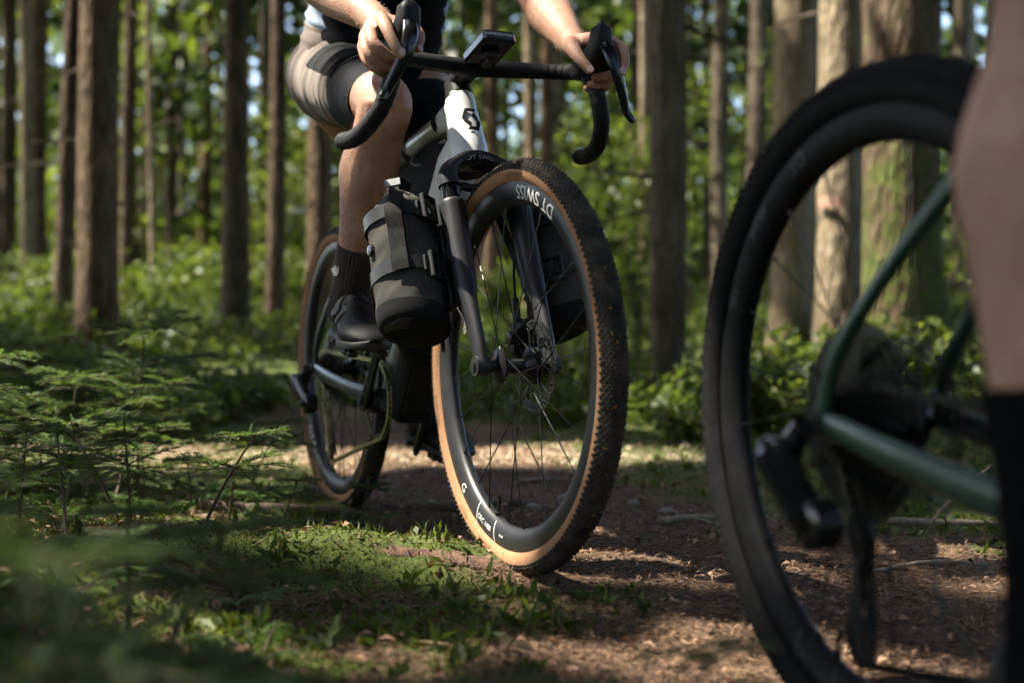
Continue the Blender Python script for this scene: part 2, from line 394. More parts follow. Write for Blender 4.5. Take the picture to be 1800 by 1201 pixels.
def make_wheel(bike, name, c, R, T, tan, lettering, rotor_lat, rear=False, seed=1):
    c = np.asarray(c, float); g = np.random.default_rng(seed)
    prof = [(.3175, .0135), (.309, .0152), (.297, .0155), (.285, .0125), (.2765, .0070), (.2745, .0)]
    prof = prof + [(r, -y) for r, y in prof[::-1][1:]] + [(.3155, -.010), (.3155, .010)]
    rim = MB().lathe([(r, y) for r, y in prof], c, Y_, 128, closed=True).build(name, M_rim if tan else M_rim2, bike, 60, T)
    ts = R - .330
    def section(a): return (.330 + ts * np.cos(a), ts * 1.02 * np.sin(a))
    a_s = np.radians(np.linspace(76, 138, 9))
    sw = MB()
    for sgn in (1, -1): sw.lathe([(section(a)[0], sgn * section(a)[1]) for a in a_s][::int(sgn)], c, Y_, 144, capped=False)
    sw.build('tyre_sidewall', M_tan if tan else M_rub2, rim, 80, T)
    tr = MB().lathe([section(a) for a in np.radians(np.linspace(-80, 80, 17))], c, Y_, 144, capped=False)
    tr.build('tyre_tread', M_knob if tan else M_rub2, rim, 80, T)
    # knobs: small chamfered blocks in staggered rows
    V = []; F = []; k = 0; n = 186
    rows = [(ad, .0034 if abs(ad) < 60 else .0042, .0044 if abs(ad) < 60 else .0052, .0013 if abs(ad) < 60 else .0022) for ad in (-77, -64, -52, -40, -30, -20, -10, 0, 10, 20, 30, 40, 52, 64, 77)]
    for j, (ad, w, ln, hh) in enumerate(rows):
        a0 = math.radians(ad)
        for i in range(n):
            th = (i + 0.5 * (j % 2)) * 2 * math.pi / n + g.normal(0, .002)
            pts = []
            for lvl, (q, hgt) in enumerate([(1.0, -.001), (0.8, hh)]):
                for (dl, dw) in ((-1, -1), (1, -1), (1, 1), (-1, 1)):
                    aa = a0 + dw * q * w / 2 / ts; rr = ts + hgt
                    t2 = th + dl * q * ln / 2 / R
                    rad = .330 + rr * math.cos(aa); y = rr * 1.02 * math.sin(aa)
                    pts.append((c[0] + rad * math.cos(t2), c[1] + y, c[2] + rad * math.sin(t2)))
            V += pts; F += [(k, k + 1, k + 5, k + 4), (k + 1, k + 2, k + 6, k + 5), (k + 2, k + 3, k + 7, k + 6), (k + 3, k, k + 4, k + 7), (k + 4, k + 5, k + 6, k + 7)]; k += 8
    kn = link('tread_knobs', mesh_np('tread_knobs', T(np.array(V)), np.array(F), M_knob if tan else M_rub2), rim); kn['kind'] = 'stuff'
    # hub
    fl = .029; hw = .052 if not rear else .068
    hub = MB()
    if not rear:
        hub.lathe([(.004, -hw), (.011, -hw), (.011, -.040), (.019, -.037), (.031, -.033), (.031, -.029), (.018, -.024), (.0135, -.018), (.0135, .012), (.018, .018), (.031, .024), (.031, .028), (.020, .032), (.014, .040), (.011, hw), (.004, hw)], c, Y_, 36)
    else:
        hub.lathe([(.004, -hw), (.009, -hw), (.013, -.020), (.033, -.018), (.033, -.014), (.020, -.008), (.016, .0), (.020, .022), (.031, .027), (.031, .031), (.016, .04), (.010, hw), (.004, hw)], c, Y_, 36)
    hub.build('hub', M_hub, rim, 30, T)
    ls, rs_ = (.026, -.031) if not rear else (.029, -.016)
    for side in (0, 1):
        for i in range(12):
            th = (i + 0.5 * side) * 2 * math.pi / 12 + 0.1
            off = 0.95 if i % 2 else -0.95
            y0 = ls if side else rs_
            p0 = c + np.array([.028 * math.cos(th + off), y0 + (.0015 if i % 2 else -.0015), .028 * math.sin(th + off)])
            p1 = c + np.array([.2765 * math.cos(th), .003 * (1 if side else -1), .2765 * math.sin(th)])
            pn = p0 + (p1 - p0) * 0.955
            sp = MB().tube([p0, pn], .00105, 6).tube([pn, p1], .0019, 6)
            sp.build('spoke', M_spoke, rim, 40, T)
    if rotor_lat is not None:
        y = rotor_lat; rt = MB(); th = .0018; rn = np.linspace(0, 2 * np.pi, 96, endpoint=False)
        for r0, r1 in ((.0765, .0800), (.0640, .0665)):
            wob = .0008 * np.sin(rn * 12)
            G = []
            for r, yy in ((r0, y - th / 2), (r1, y - th / 2), (r1, y + th / 2), (r0, y + th / 2)):
                G.append(np.stack([c[0] + (r + wob) * np.cos(rn), np.full(96, c[1] + yy), c[2] + (r + wob) * np.sin(rn)], 1))
            rt.grid(np.array(G), loop=True)
        for i in range(42):
            a = i * 2 * math.pi / 42
            for (r0, r1, da, w) in ((.066, .077, .10, .0032),):
                p0 = c + np.array([r0 * math.cos(a), y, r0 * math.sin(a)]); p1 = c + np.array([r1 * math.cos(a + da), y, r1 * math.sin(a + da)])
                rt.box((p0 + p1) / 2, (np.linalg.norm(p1 - p0), w, th), p1 - p0, Y_)
        for i in range(6):
            a = i * math.pi / 3
            for da in (.30, -.18):
                p0 = c + np.array([.030 * math.cos(a), y, .030 * math.sin(a)]); p1 = c + np.array([.0645 * math.cos(a + da), y, .0645 * math.sin(a + da)])
                rt.box((p0 + p1) / 2, (np.linalg.norm(p1 - p0), .0042, th), p1 - p0, Y_)
        rt.lathe([(.018, y - .003), (.032, y - .003), (.032, y + .003), (.018, y + .003)], c, Y_, 36, closed=True)
        rt.build('brake_rotor', M_dsteel, rim, 30, T)
    va = -1.88
    d = np.array([math.cos(va), 0, math.sin(va)])
    MB().tube([c + d * .2735, c + d * .250], .0026, 8).tube([c + d * .252, c + d * .240], .0034, 8).lathe([(.0015, -.001), (.006, -.001), (.006, .003), (.0015, .003)], c + d * .272, -d, 12).build('valve', M_plas, rim, 30, T)
    def onrim(th0, r0, y=-.0158, flip=1):
        # letters stand with their tops towards the hub, seen from the drive side
        def f(x, v):
            r = r0 - v; th = th0 + x * flip / r0
            yy = -np.interp(r, [.2745, .2765, .285, .297, .309, .3175], [.001, .0070, .0125, .0155, .0152, .0135]) - .0006
            return (c[0] + r * math.cos(th), c[1] + yy, c[2] + r * math.sin(th))
        return f
    for (s, size, th0, r0, sp) in lettering: decal('lettering', s, size, onrim(th0, r0), M_white if tan else M_dgrey, rim, T, spacing=sp)
    def onwall(th0):
        def f(x, v):
            a = R_(104) + v / ts; rad = .330 + ts * math.cos(a); th = th0 + x / .328
            return (c[0] + rad * math.cos(th), c[1] - ts * 1.02 * math.sin(a) - .0006, c[2] + rad * math.sin(th))
        return f
    if tan:
        for s_, th0 in (('SCHWALBE', -1.86), ('G-ONE', -2.18), ('SCHWALBE', 1.42), ('G-ONE', .35), ('SCHWALBE', 3.4)): decal('moulded_lettering', s_, .0105, onwall(th0), M_mould, rim, T, spacing=1.15)
        k_ = 60; th_ = g.uniform(0, 2 * np.pi, k_); a_ = g.uniform(-1.0, 1.0, k_); rad = .330 + (ts + .0022) * np.cos(a_)
        Cb = np.stack([c[0] + rad * np.cos(th_), c[1] + (ts + .0022) * np.sin(a_), c[2] + rad * np.sin(th_)], 1)
        Nb = np.stack([np.cos(th_) * np.cos(a_), np.sin(a_), np.sin(th_) * np.cos(a_)], 1)
        Vd, Fd = leaf_quads(Cb, np.cross(Nb, g.normal(size=(k_, 3))) + Nb * .1, Nb + g.normal(0, .2, (k_, 3)), g.uniform(.004, .011, k_), g.uniform(.002, .006, k_), .3)
        db = link('stuck_debris', mesh_np('stuck_debris', T(Vd), Fd, M_debris, False, np.repeat(g.uniform(0, 1, k_), 4)), rim); db['kind'] = 'stuff'
    for th0 in ([-2.06, -1.80] if not rear or not tan else []):
        arc = [(r, th0 + (r - .296) * 1.2) for r in np.linspace(.279, .316, 10)]
        V = []; F = []
        for i, (r, th) in enumerate(arc):
            for dth in (-.003, .003):
                yy = -np.interp(r, [.2745, .2765, .285, .297, .309, .3175], [.001, .0070, .0125, .0155, .0152, .0135]) - .0006
                V.append((c[0] + r * math.cos(th + dth), c[1] + yy, c[2] + r * math.sin(th + dth)))
            if i: F.append((2 * i - 2, 2 * i - 1, 2 * i + 1, 2 * i))
        me = bpy.data.meshes.new('printed_line'); me.from_pydata(T(np.array(V)).tolist(), [], F); me.materials.append(M_white if tan else M_dgrey); link('printed_line', me, rim)
    return rim

def cog(mb, c, r, th, nteeth, inner):
    t = np.arange(nteeth * 4) / (nteeth * 4) * 2 * np.pi
    pat = np.tile(np.array([-.0022, -.0012, .0024, .0024]), nteeth); rr = r + pat
    G = []
    for r_, y in ((np.full_like(rr, inner), -th / 2), (rr, -th / 2), (rr, th / 2), (np.full_like(rr, inner), th / 2)):
        G.append(np.stack([c[0] + r_ * np.cos(t), np.full_like(t, c[1] + y), c[2] + r_ * np.sin(t)], 1))
    mb.grid(np.array(G), loop=True)
def resample(P, step):
    P = np.asarray(P, float); d = np.r_[0, np.cumsum(np.linalg.norm(np.diff(P, axis=0), axis=1))]
    n = max(2, int(d[-1] / step)); t = np.linspace(0, d[-1], n + 1)
    return np.stack([np.interp(t, d, P[:, k]) for k in range(3)], 1)

def make_bike(name, M, R, frame_mat, tan, crank_deg, susp, cog_n, cage):
    bike = empty(name, M)
    RA = np.array([0, 0, R]); FA = np.array([WB, 0, R]); BB = np.array([.437, 0, .283 + R - .352])
    A = FA - .05 * N_
    st = R_(0.6)
    S = axrot(U_, st)
    T = lambda V: (S @ (np.asarray(V, float) - A).T).T + A
    ax = lambda t, o=0.0, y=0.0: A + U_ * t + N_ * o + Y_ * y
    # ---- frame
    frame = MB()
    cc = np.linspace(0, 1, 10)
    HB, HT = ax(.428), ax(.553)
    P = np.array([ax(t) for t in np.linspace(.424, .556, 9)]); rr = np.interp(np.linspace(0, 1, 9), [0, .08, .35, .75, .95, 1], [.036, .0375, .034, .0292, .0285, .027])
    frame.tube(P, np.stack([rr * 1.12, rr], 1), 28, ref=N_)
    fr = frame.build('frame', frame_mat, bike, 50)
    DT0 = ax(.472, -.010); DT1 = BB + np.array([-.005, 0, .012])
    P = np.array([DT0 + (DT1 - DT0) * t for t in np.linspace(0, 1, 12)]); r = np.interp(np.linspace(0, 1, 12), [0, .09, .25, .6, 1], [.030, .047, .044, .036, .036])
    MB().tube(P, np.stack([r, np.interp(np.linspace(0, 1, 12), [0, .09, .3, 1], [.026, .036, .0385, .036])], 1), 20, ref=(0, 0, 1), power=2.3).build('down_tube', frame_mat, fr, 60)
    TT0 = ax(.532, -.004); TT1 = np.array([.305, 0, .782])
    P = np.array([TT0 + (TT1 - TT0) * t for t in np.linspace(0, 1, 12)]); r = np.interp(np.linspace(0, 1, 12), [0, .16, .6, 1], [.036, .0235, .0205, .0185])
    MB().tube(P, np.stack([r, np.interp(np.linspace(0, 1, 12), [0, .14, 1], [.028, .0225, .019])], 1), 20).build('top_tube', frame_mat, fr, 60)
    ST1 = np.array([.292, 0, .815])
    MB().tube([BB, BB + (ST1 - BB) * .5, ST1], [.021, .018, .0175], 16).build('seat_tube', frame_mat, fr, 60)
    MB().lathe([(.012, -.044), (.024, -.043), (.0255, -.03), (.0255, .03), (.024, .043), (.012, .044)], BB, Y_, 24).build('bottom_bracket', frame_mat, fr, 30)
    for sg in (-1, 1):
        P = spline([(0.004, sg * .0665, R + .012), (.030, sg * .066, R + .070), (.11, sg * .058, R + .155), (.21, sg * .042, R + .245), (.305, sg * .018, R + .335)], 18)
        MB().tube(P, np.stack([np.interp(np.linspace(0, 1, 18), [0, .12, 1], [.012, .0085, .0095]), np.full(18, .0075)], 1), 12, ref=(0, 0, 1)).build('seat_stay', frame_mat, fr, 60)
        P = spline([(-.004, sg * .0665, R), (.03, sg * .067, R - .002), (.12, sg * .069, R - .018), (.27, sg * .062, R - .044), (.385, sg * .044, R - .060), (.425, sg * .036, R - .068)], 20)
        MB().tube(P, np.stack([np.interp(np.linspace(0, 1, 20), [0, .1, .5, 1], [.013, .0125, .0155, .020]), np.interp(np.linspace(0, 1, 20), [0, 1], [.007, .009])], 1), 16, ref=(0, 0, 1), power=2.6).build('chain_stay', frame_mat, fr, 60)
        MB().lathe([(.003, -.005), (.0115, -.005), (.0125, -.003), (.0125, .003), (.0115, .005), (.003, .005)], (0, sg * .0725, R), Y_, 20).build('axle_cap', M_hub, fr, 30)
    SP1 = np.array([.262, 0, .925])
    MB().tube([ST1 - (ST1 - BB) * .05, SP1], .0136, 16).build('seat_post', M_plas, bike, 60)
    sad = MB(); xs = np.linspace(.13, .395, 12); w = np.interp(xs, [.13, .16, .20, .27, .34, .395], [.045, .072, .070, .034, .022, .014]); zz = np.interp(xs, [.13, .2, .3, .395], [.962, .955, .952, .948])
    sad.tube(np.stack([xs, 0 * xs, zz], 1), np.stack([np.interp(xs, [.13, .16, .37, .395], [.012, .022, .020, .008]), w], 1), 20, ref=(0, 0, 1), power=2.5)
    sad.tube([(.16, .02, .93), (.26, .02, .928), (.35, .01, .935)], .0035, 8).tube([(.16, -.02, .93), (.26, -.02, .928), (.35, -.01, .935)], .0035, 8)
    sad.build('saddle', M_pad, bike, 60)
    # ---- headset, stem and bar
    MB().lathe([(.02, .553), (.0275, .553), (.0285, .556), (.0275, .560), (.02, .560)], A, U_, 28, closed=True).build('headset_ring', M_dsteel, bike, 30, T)
    stem = MB()
    stem.tube([ax(.5605), ax(.578), ax(.597)], [(.029, .024), (.028, .0225), (.026, .021)], 20, ref=N_, power=2.6)
    BC = np.array([.868, 0, .905])
    stem.tube([ax(.585, -.012), ax(.588, .02), BC], [(.016, .022), (.0155, .021), (.0145, .021)], 18, ref=U_, power=2.6)
    stem.build('stem', M_plas, bike, 50, T)
    ctrl = [(.868, 0, .905), (.868, .055, .907), (.872, .11, .909), (.884, .155, .908), (.910, .182, .904), (.950, .189, .896), (.980, .193, .872), (.992, .200, .835), (.980, .212, .795), (.940, .226, .765), (.892, .234, .754), (.842, .2395, .7575)]
    full = [np.array(p) * [1, -1, 1] for p in ctrl[::-1]] + [np.array(p) for p in ctrl[1:]]
    P = spline(full, 300); t = np.linspace(-1, 1, 300); arc_ = np.r_[0, np.cumsum(np.linalg.norm(np.diff(P, axis=0), axis=1))]
    r1 = np.interp(abs(t), [0, .10, .22, .40, 1], [.0165, .0150, .0130, .0155, .0152]); r2 = np.interp(abs(t), [0, .10, .22, .32, 1], [.0175, .0185, .0195, .0158, .0152])
    wrap = 1 + .085 * (((arc_ - arc_[150]) * np.sign(t) / .017) % 1.0 - .5) * (abs(t) > .2)
    MB().rtube(P, np.stack([r1 * wrap, r2 * wrap], 1), 18, ref=(0, 0, 1)).build('handlebar', M_tape, bike, 30, T)
    for sg in (-1, 1):
        f = lambda *p: np.array([p[0], sg * p[1], p[2]])
        hood = MB()
        # brake hood: body then horn
        Pc = spline([f(.935, .188, .898), f(.965, .187, .902), f(1.000, .185, .906), f(1.022, .184, .914), f(1.033, .183, .934), f(1.036, .183, .952)], 16)
        hood.rtube(Pc, np.stack([np.interp(np.linspace(0, 1, 16), [0, .2, .55, .8, 1], [.017, .0215, .0235, .0205, .0165]), np.interp(np.linspace(0, 1, 16), [0, .3, .7, 1], [.0165, .0180, .0200, .0175])], 1), 18, ref=(0, 0, 1), k=1, power=3.2)
        hd = hood.build('brake_hood', M_plas, bike, 45, T)
        lev = MB()
        Pl = spline([f(1.042, .184, .928), f(1.058, .188, .905), f(1.064, .197, .872), f(1.056, .212, .838), f(1.046, .226, .808), f(1.048, .236, .791)], 16)
        lev.rtube(Pl, np.stack([np.interp(np.linspace(0, 1, 16), [0, .3, .75, 1], [.0075, .0065, .0055, .0048]), np.interp(np.linspace(0, 1, 16), [0, .25, .5, .8, 1], [.013, .0145, .0115, .0085, .007])], 1), 12, ref=(1, 0, 0), k=2)
        lv = lev.build('brake_lever', M_gloss, hd, 45, T)
    if susp:
        fk = MB()
        # crown: arch joining the steerer to the two leg sockets
        arch = spline([ax(.348, .036, -.0655), ax(.366, .036, -.0655), ax(.382, .035, -.0600), ax(.396, .030, -.0420), ax(.408, .024, -.0200), ax(.411, .022, 0), ax(.408, .024, .0200), ax(.396, .030, .0420), ax(.382, .035, .0600), ax(.366, .036, .0655), ax(.348, .036, .0655)], 41)
        q = abs(np.linspace(-1, 1, 41))
        fk.tube(arch, np.stack([np.interp(q, [0, .45, .75, 1], [.028, .023, .0200, .0200]), np.interp(q, [0, .4, .7, .85, 1], [.0115, .0125, .0170, .0195, .0200])], 1), 20, ref=N_)
        fk.tube([ax(.400), ax(.424)], [.033, .036], 24)
        fko = fk.build('fork', M_fork, bike, 55, T)
        for sg in (-1, 1):
            MB().tube([ax(.365, .036, sg * .0655), ax(.285, .037, sg * .0655)], .0162, 24).build('stanchion', M_stan, fko, 60, T)
            lo = MB()
            q = np.array([0, .02, .10, .35, .52, .60, .72, .90, 1.0]); Pl = np.array([ax(.318, .037, sg * .0655), ax(.312, .037, sg * .0655), ax(.285, .037, sg * .0655), ax(.205, .039, sg * .066), ax(.150, .043, sg * .0665), ax(.125, .046, sg * .067), ax(.085, .050, sg * .0665), ax(.030, .055, sg * .0655), ax(-.006, .056, sg * .065)])
            rn = np.array([.019, .0235, .0235, .0225, .0215, .0205, .0195, .0175, .0150]); rl = np.array([.019, .0235, .0235, .0220, .0195, .0150, .0125, .0115, .0110])
            Q = spline(np.hstack([Pl, rn[:, None], rl[:, None]]), 40)
            lo.tube(Q[:, :3], Q[:, 3:], 24, ref=N_)
            lo.lathe([(.005, -.012), (.0165, -.012), (.018, -.009), (.018, .009), (.0165, .012), (.005, .012)], FA + Y_ * sg * .0665 + N_ * .003, Y_, 24)
            lo.build('fork_leg', M_fork, fko, 55, T)
            MB().lathe([(.003, -.001), (.0075, -.001), (.0095, .0015), (.0095, .003), (.003, .003)], FA + Y_ * sg * .0785, Y_ * sg, 18).build('axle_bolt', M_hub, fko, 30, T)
        MB().tube(spline([ax(.150, .024, -.062), ax(.26, -.005, -.056), ax(.365, -.012, -.03), ax(.372, -.012, 0), ax(.365, -.012, .03), ax(.26, -.005, .056), ax(.150, .024, .062)], 25), .008, 10).build('fork_arch', M_fork, fko, 60, T)
        cal = MB()
        cc_ = FA + np.array([-.062, .040, .050])
        cal.box(cc_, (.066, .034, .034), (.35, 0, .94), (0, 1, 0), bev=.007).box(cc_ + [.012, .012, -.030], (.045, .02, .03), (.5, 0, .8), (0, 1, 0), bev=.006)
        cal.lathe([(.002, 0), (.012, 0), (.013, .004), (.011, .010), (.002, .011)], cc_ + [0, -.016, 0], -Y_, 18)
        cal.tube([cc_ + [-.012, .0, .030], cc_ + [-.022, 0, .070]], .0065, 10)
        cl = cal.build('brake_caliper', M_hub, fko, 35, T)
        MB().tube(spline([cc_ + [-.020, 0, .062], cc_ + [-.034, .004, .12], cc_ + [-.04, .012, .19], ax(.30, .005, .062), ax(.38, -.01, .03)], 24), .0026, 8).build('brake_hose', M_plas, fko, 60, T)
        decal('lettering', 'DT SWISS', .0125, lambda x, y: ax(.4005, .046) + Y_ * x * 1.0 + U_ * (y + .001) + N_ * (.0075 - 9 * x * x), M_grey, fko, T, spacing=1.05)
        Vd = lambda x, y: ax(.120 - x * 1.0, .036 - y * 1.0, -.0855) + 0
        decal('lettering', 'DT SWISS', .016, lambda x, y: ax(.098 - x, .040 + y, -.0805 + .02 * abs(y)), M_grey, fko, T)
    else:
        fk = MB().tube([ax(.400), ax(.424)], [.030, .034], 24)
        for sg in (-1, 1):
            fk.tube(spline([ax(.415, .0, sg * .01), ax(.400, .005, sg * .045), ax(.34, .012, sg * .058), ax(.15, .03, sg * .062), ax(0, .05, sg * .064)], 20), np.linspace(.024, .012, 20), 16)
        fk.build('fork', frame_mat, bike, 55, T)
    # ---- wheels
    if tan: lf = [('DT SWISS', .034, 1.18, .2975, 1.0), ('G', .024, -2.30, .300, 1), ('GRC 1400', .0135, -1.945, .298, 1), ('SPLINE', .0055, -1.70, .296, 1)]; lr = [('DT SWISS', .034, -2.35, .2975, 1.0)]
    else: lf = []; lr = [('GRC 1400', .016, -1.945, .298, 1), ('DT', .024, 2.0, .298, 1), ('SPLINE', .016, 2.35, .298, 1), ('240', .016, 2.7, .298, 1)]
    make_wheel(bike, 'front_wheel', FA, R, T, tan, lf, .036, False, 3)
    rw = make_wheel(bike, 'rear_wheel', RA, R, ident, tan, lr, .036, True, 4)
    # ---- drivetrain
    cas = MB()
    radii = np.geomspace(.023, .0975, cog_n)
    for i, rad in enumerate(radii): cog(cas, (0, -.0575 + .0355 * i / (cog_n - 1), R), rad, .0018, max(10, int(rad * 2 * math.pi / .0127)), rad - .012 if rad > .03 else .012)
    for i in range(5):
        a = i * 2 * math.pi / 5
        d = np.array([math.cos(a), 0, math.sin(a)])
        cas.box(RA + d * .05 + Y_ * -.036, (.075, .008, .004), d, Y_)
    cas.build('cassette', M_dsteel if tan else M_cas2, rw, 30)
    th = R_(crank_deg); cr = np.array([math.cos(th), 0, math.sin(th)])
    rc = .0855; CL = -.050
    ring = MB(); cog(ring, (BB[0], CL, BB[2]), rc, .0026, 42, rc - .013)
    ring.build('chainring', M_dsteel if tan else M_hub, bike, 30)
    sp = MB()
    for i in range(4):
        a = th + .6 + i * math.pi / 2; d = np.array([math.cos(a), 0, math.sin(a)])
        sp.box(BB + Y_ * (CL - .001) + d * .048, (.055, .020, .004), d, Y_, bev=.0015)
    sp.lathe([(.008, -.066), (.024, -.066), (.030, -.050), (.026, -.046), (.008, -.046)], BB, Y_, 24)
    sp.build('chainring_spider', M_plas, bike, 30)
    for sg in (-1, 1):
        d = cr * (1 if sg < 0 else -1); ca = MB()
        t = np.linspace(-.10, 1.06, 14)
        Pc = BB + np.outer(t * .172, d) + np.outer(np.interp(t, [-.1, .3, 1.06], [.076, .078, .0845]), Y_) * sg
        ca.rtube(Pc, np.stack([np.interp(t, [-.1, 0, .25, .8, 1.06], [.014, .0215, .0165, .0140, .0130]), np.interp(t, [-.1, 0, .3, 1.06], [.009, .0115, .0085, .0075])], 1), 18, ref=np.cross(Y_, d), k=2)
        arm = ca.build('crank_arm', M_gloss, bike, 50)
        MB().lathe([(.003, 0), (.010, 0), (.0115, .002), (.0095, .004), (.004, .004)], BB + Y_ * sg * .0875, Y_ * sg, 20).build('crank_bolt', M_hub, arm, 30)
        pc = BB + d * .172
        pd = MB(); pd.tube([pc + Y_ * sg * .090, pc + Y_ * sg * .150], [.0065, .005], 12)
        pb = pd.build('pedal', M_steel, bike, 40)
        bd = MB().box(pc + Y_ * sg * .125 + [0, 0, 0], (.060, .044, .016), (1, 0, -.12), bev=.005).tube([pc + [.03, sg * .105, .003], pc + [.038, sg * .105, .008], pc + [.038, sg * .145, .008], pc + [.03, sg * .145, .003]], .0035, 8).tube([pc + [-.03, sg * .105, .003], pc + [-.04, sg * .108, .006], pc + [-.04, sg * .142, .006], pc + [-.03, sg * .145, .003]], .0035, 8)
        bd.build('pedal_cage', M_dsteel, pb, 30)
    # rear derailleur
    G_, Kn, P1, P2 = [np.array(p) + [0, 0, R - .352] for p in cage]
    dm = MB()
    dm.tube(spline([(-.002, -.084, R), (-.020, -.088, R - .022), (-.026, -.092, R - .048)], 8), np.linspace(.013, .014, 8), 14)
    dm.rtube([G_ + [-.012, -.004, .010], G_ + [.012, .004, -.012]], .0145, 14)
    dm.box((G_ + Kn) / 2 + [0, -.010, .004], (np.linalg.norm(Kn - G_) + .018, .021, .032), Kn - G_, (0, 1, .1), bev=.006)
    dm.box((G_ + Kn) / 2 + [0, .010, -.002], (np.linalg.norm(Kn - G_), .013, .012), Kn - G_, (0, 1, .1), bev=.004)
    dm.lathe([(.004, -.016), (.019, -.016), (.025, -.012), (.025, .012), (.021, .016), (.004, .016)], Kn, Y_, 24)
    der = dm.build('rear_derailleur', M_gloss, bike, 35)
    e1 = nrm(Kn - G_); e2 = nrm(np.cross(e1, Y_)); e2 = e2 if e2[2] > 0 else -e2
    decal('lettering', 'FORCE', .0135, lambda x, y: (G_ + Kn) / 2 + [0, -.0232, .004] + e1 * (x + .004) + e2 * y, M_white, der)
    for dy in (-.0085, .0085):
        pl = MB(); w = np.cross(nrm(P2 - P1), Y_) * .0075
        o1 = np.array([0, dy, 0])
        pl.box((P1 + P2) / 2 + o1 + w * 0.9, (np.linalg.norm(P2 - P1) + .02, .0075, .0022), P2 - P1, Y_, bev=.0006)
        pl.box(P2 + o1 - w * 0.3 + nrm(P1 - P2) * .022, (.045, .006, .0022), (P1 - P2) - w * 1.6, Y_, bev=.0006)
        pl.build('derailleur_cage', M_gold if dy < 0 and tan else M_plas, der, 30)
    for p in (P1, P2):
        pu = MB(); cog(pu, p, .0215 if p is P2 else .0195, .0024, 12, .004); pu.build('pulley', M_plas, der, 30)
    # chain: outer and inner plates with rollers
    def arc(c, r, a0, a1, y, n=14): return [np.array([c[0] + r * math.cos(a), y, c[2] + r * math.sin(a)]) for a in np.linspace(R_(a0), R_(a1), n)]
    kcog = 5; rcg = radii[kcog]; yc = -.0575 + .0355 * kcog / (cog_n - 1)
    low = arc(BB, rc, 80, -85, CL, 20) + [P2 + np.array([.006, 0, -.0225])] + arc(P2, .0225, -70, -200, P2[1], 8)
    up = arc(P2, .0225, -200, -215, P2[1], 2) + arc(P1, .0205, -20, 110, P1[1], 6) + arc(RA, rcg, 268, 98, yc, 18) + [BB + np.array([math.cos(R_(98)) * rc, 0, math.sin(R_(98)) * rc]) + Y_ * CL]
    ch = MB()
    for path in (low, up):
        Q = resample(path, .0127)
        for i in range(len(Q) - 1):
            d = Q[i + 1] - Q[i]; mid = (Q[i] + Q[i + 1]) / 2; w = .0042 if i % 2 else .0028
            for s_ in (-1, 1): ch.box(mid + Y_ * s_ * w, (np.linalg.norm(d) + .0066, .0078, .0011), d, Y_, bev=.0005)
            ch.tube([Q[i] - Y_ * .003, Q[i] + Y_ * .003], .0038, 8)
    ch.build('chain', M_gold if tan else M_cas2, bike, 30)
    return bike, A, ax, T, fr, BB

def bike_matrix(X, Y, Z, yaw, pitch, roll):
    return Matrix.Translation((X, Y, Z)) @ Matrix.Rotation(yaw, 4, 'Z') @ Matrix.Rotation(pitch, 4, 'Y') @ Matrix.Rotation(roll, 4, 'X')
MB1 = bike_matrix(-0.4212, 3.0081, 0.0, -1.1431, -0.0059, 0.0167)
MB2 = bike_matrix(0.374, 1.219, -0.049, -1.26, 0.039, 0.034)
cage1 = [(-.012, -.105, .318), (.062, -.098, .268), (.070, -.060, .262), (.088, -.052, .150)]
cage2 = [(-.012, -.105, .318), (.040, -.098, .262), (.050, -.060, .250), (.052, -.056, .150)]
b1, A1, ax1, T1, fr1, BB1 = make_bike('gravel_bicycle', MB1, .352, M_frame1, True, 43, True, 12, cage1)
tag(b1, 'white gravel bicycle with tan-sidewall tyres, ridden along the forest trail', 'bicycle')
b2, A2, ax2, T2, fr2, BB2 = make_bike('gravel_bicycle', MB2, .355, M_frame2, False, -72, False, 12, cage2)
tag(b2, 'dark green bicycle with all-black tyres, blurred in the right foreground', 'bicycle')

# ---- marks on the white frame: angular S emblem on the head tube
def headpt(x, y):
    # x along rider's left, y along the steering axis, laid on the tapered head tube
    t = .490 + y; rr = np.interp(t, [.424, .47, .52, .553], [.0375, .0348, .0305, .0288]) + .0010
    a = x / rr
    return A1 + U_ * t + N_ * rr * 1.12 * math.cos(a) + Y_ * rr * math.sin(a)
def s_emblem():
    # half outline of the emblem: a hexagonal ring split on a diagonal
    half = [(.002, .0240), (-.0110, .0240), (-.0200, .0065), (-.0200, .0010), (-.0055, -.0150), (-.0055, -.0150), (-.0015, -.0095), (-.0128, .0025), (-.0128, .0048), (-.0068, .0165), (.0085, .0165), (.0125, .0240)]
    out = []
    for sg in (1, -1):
        out.append([(sg * x * .92 + .001, sg * y * 1.0) for x, y in half])
    return out
eb = MB()
for pl in s_emblem():
    # small quads so that it follows the tube
    P2 = np.array(pl)
    for q in ((11, 1, 9, 10), (1, 2, 8, 9), (2, 3, 7, 8), (3, 4, 6, 7)):
        c_ = P2[list(q)]; u5 = np.linspace(0, 1, 7)
        G = np.array([[headpt(*(((1 - v) * ((1 - w) * c_[0] + w * c_[1])) + v * ((1 - w) * c_[3] + w * c_[2]))) for w in u5] for v in u5])
        eb.grid(G, closed=False)
eb.build('emblem', mat('black_emblem_print', (.008, .008, .010), .75, var=.1, spec=.1), fr1, flat=True)
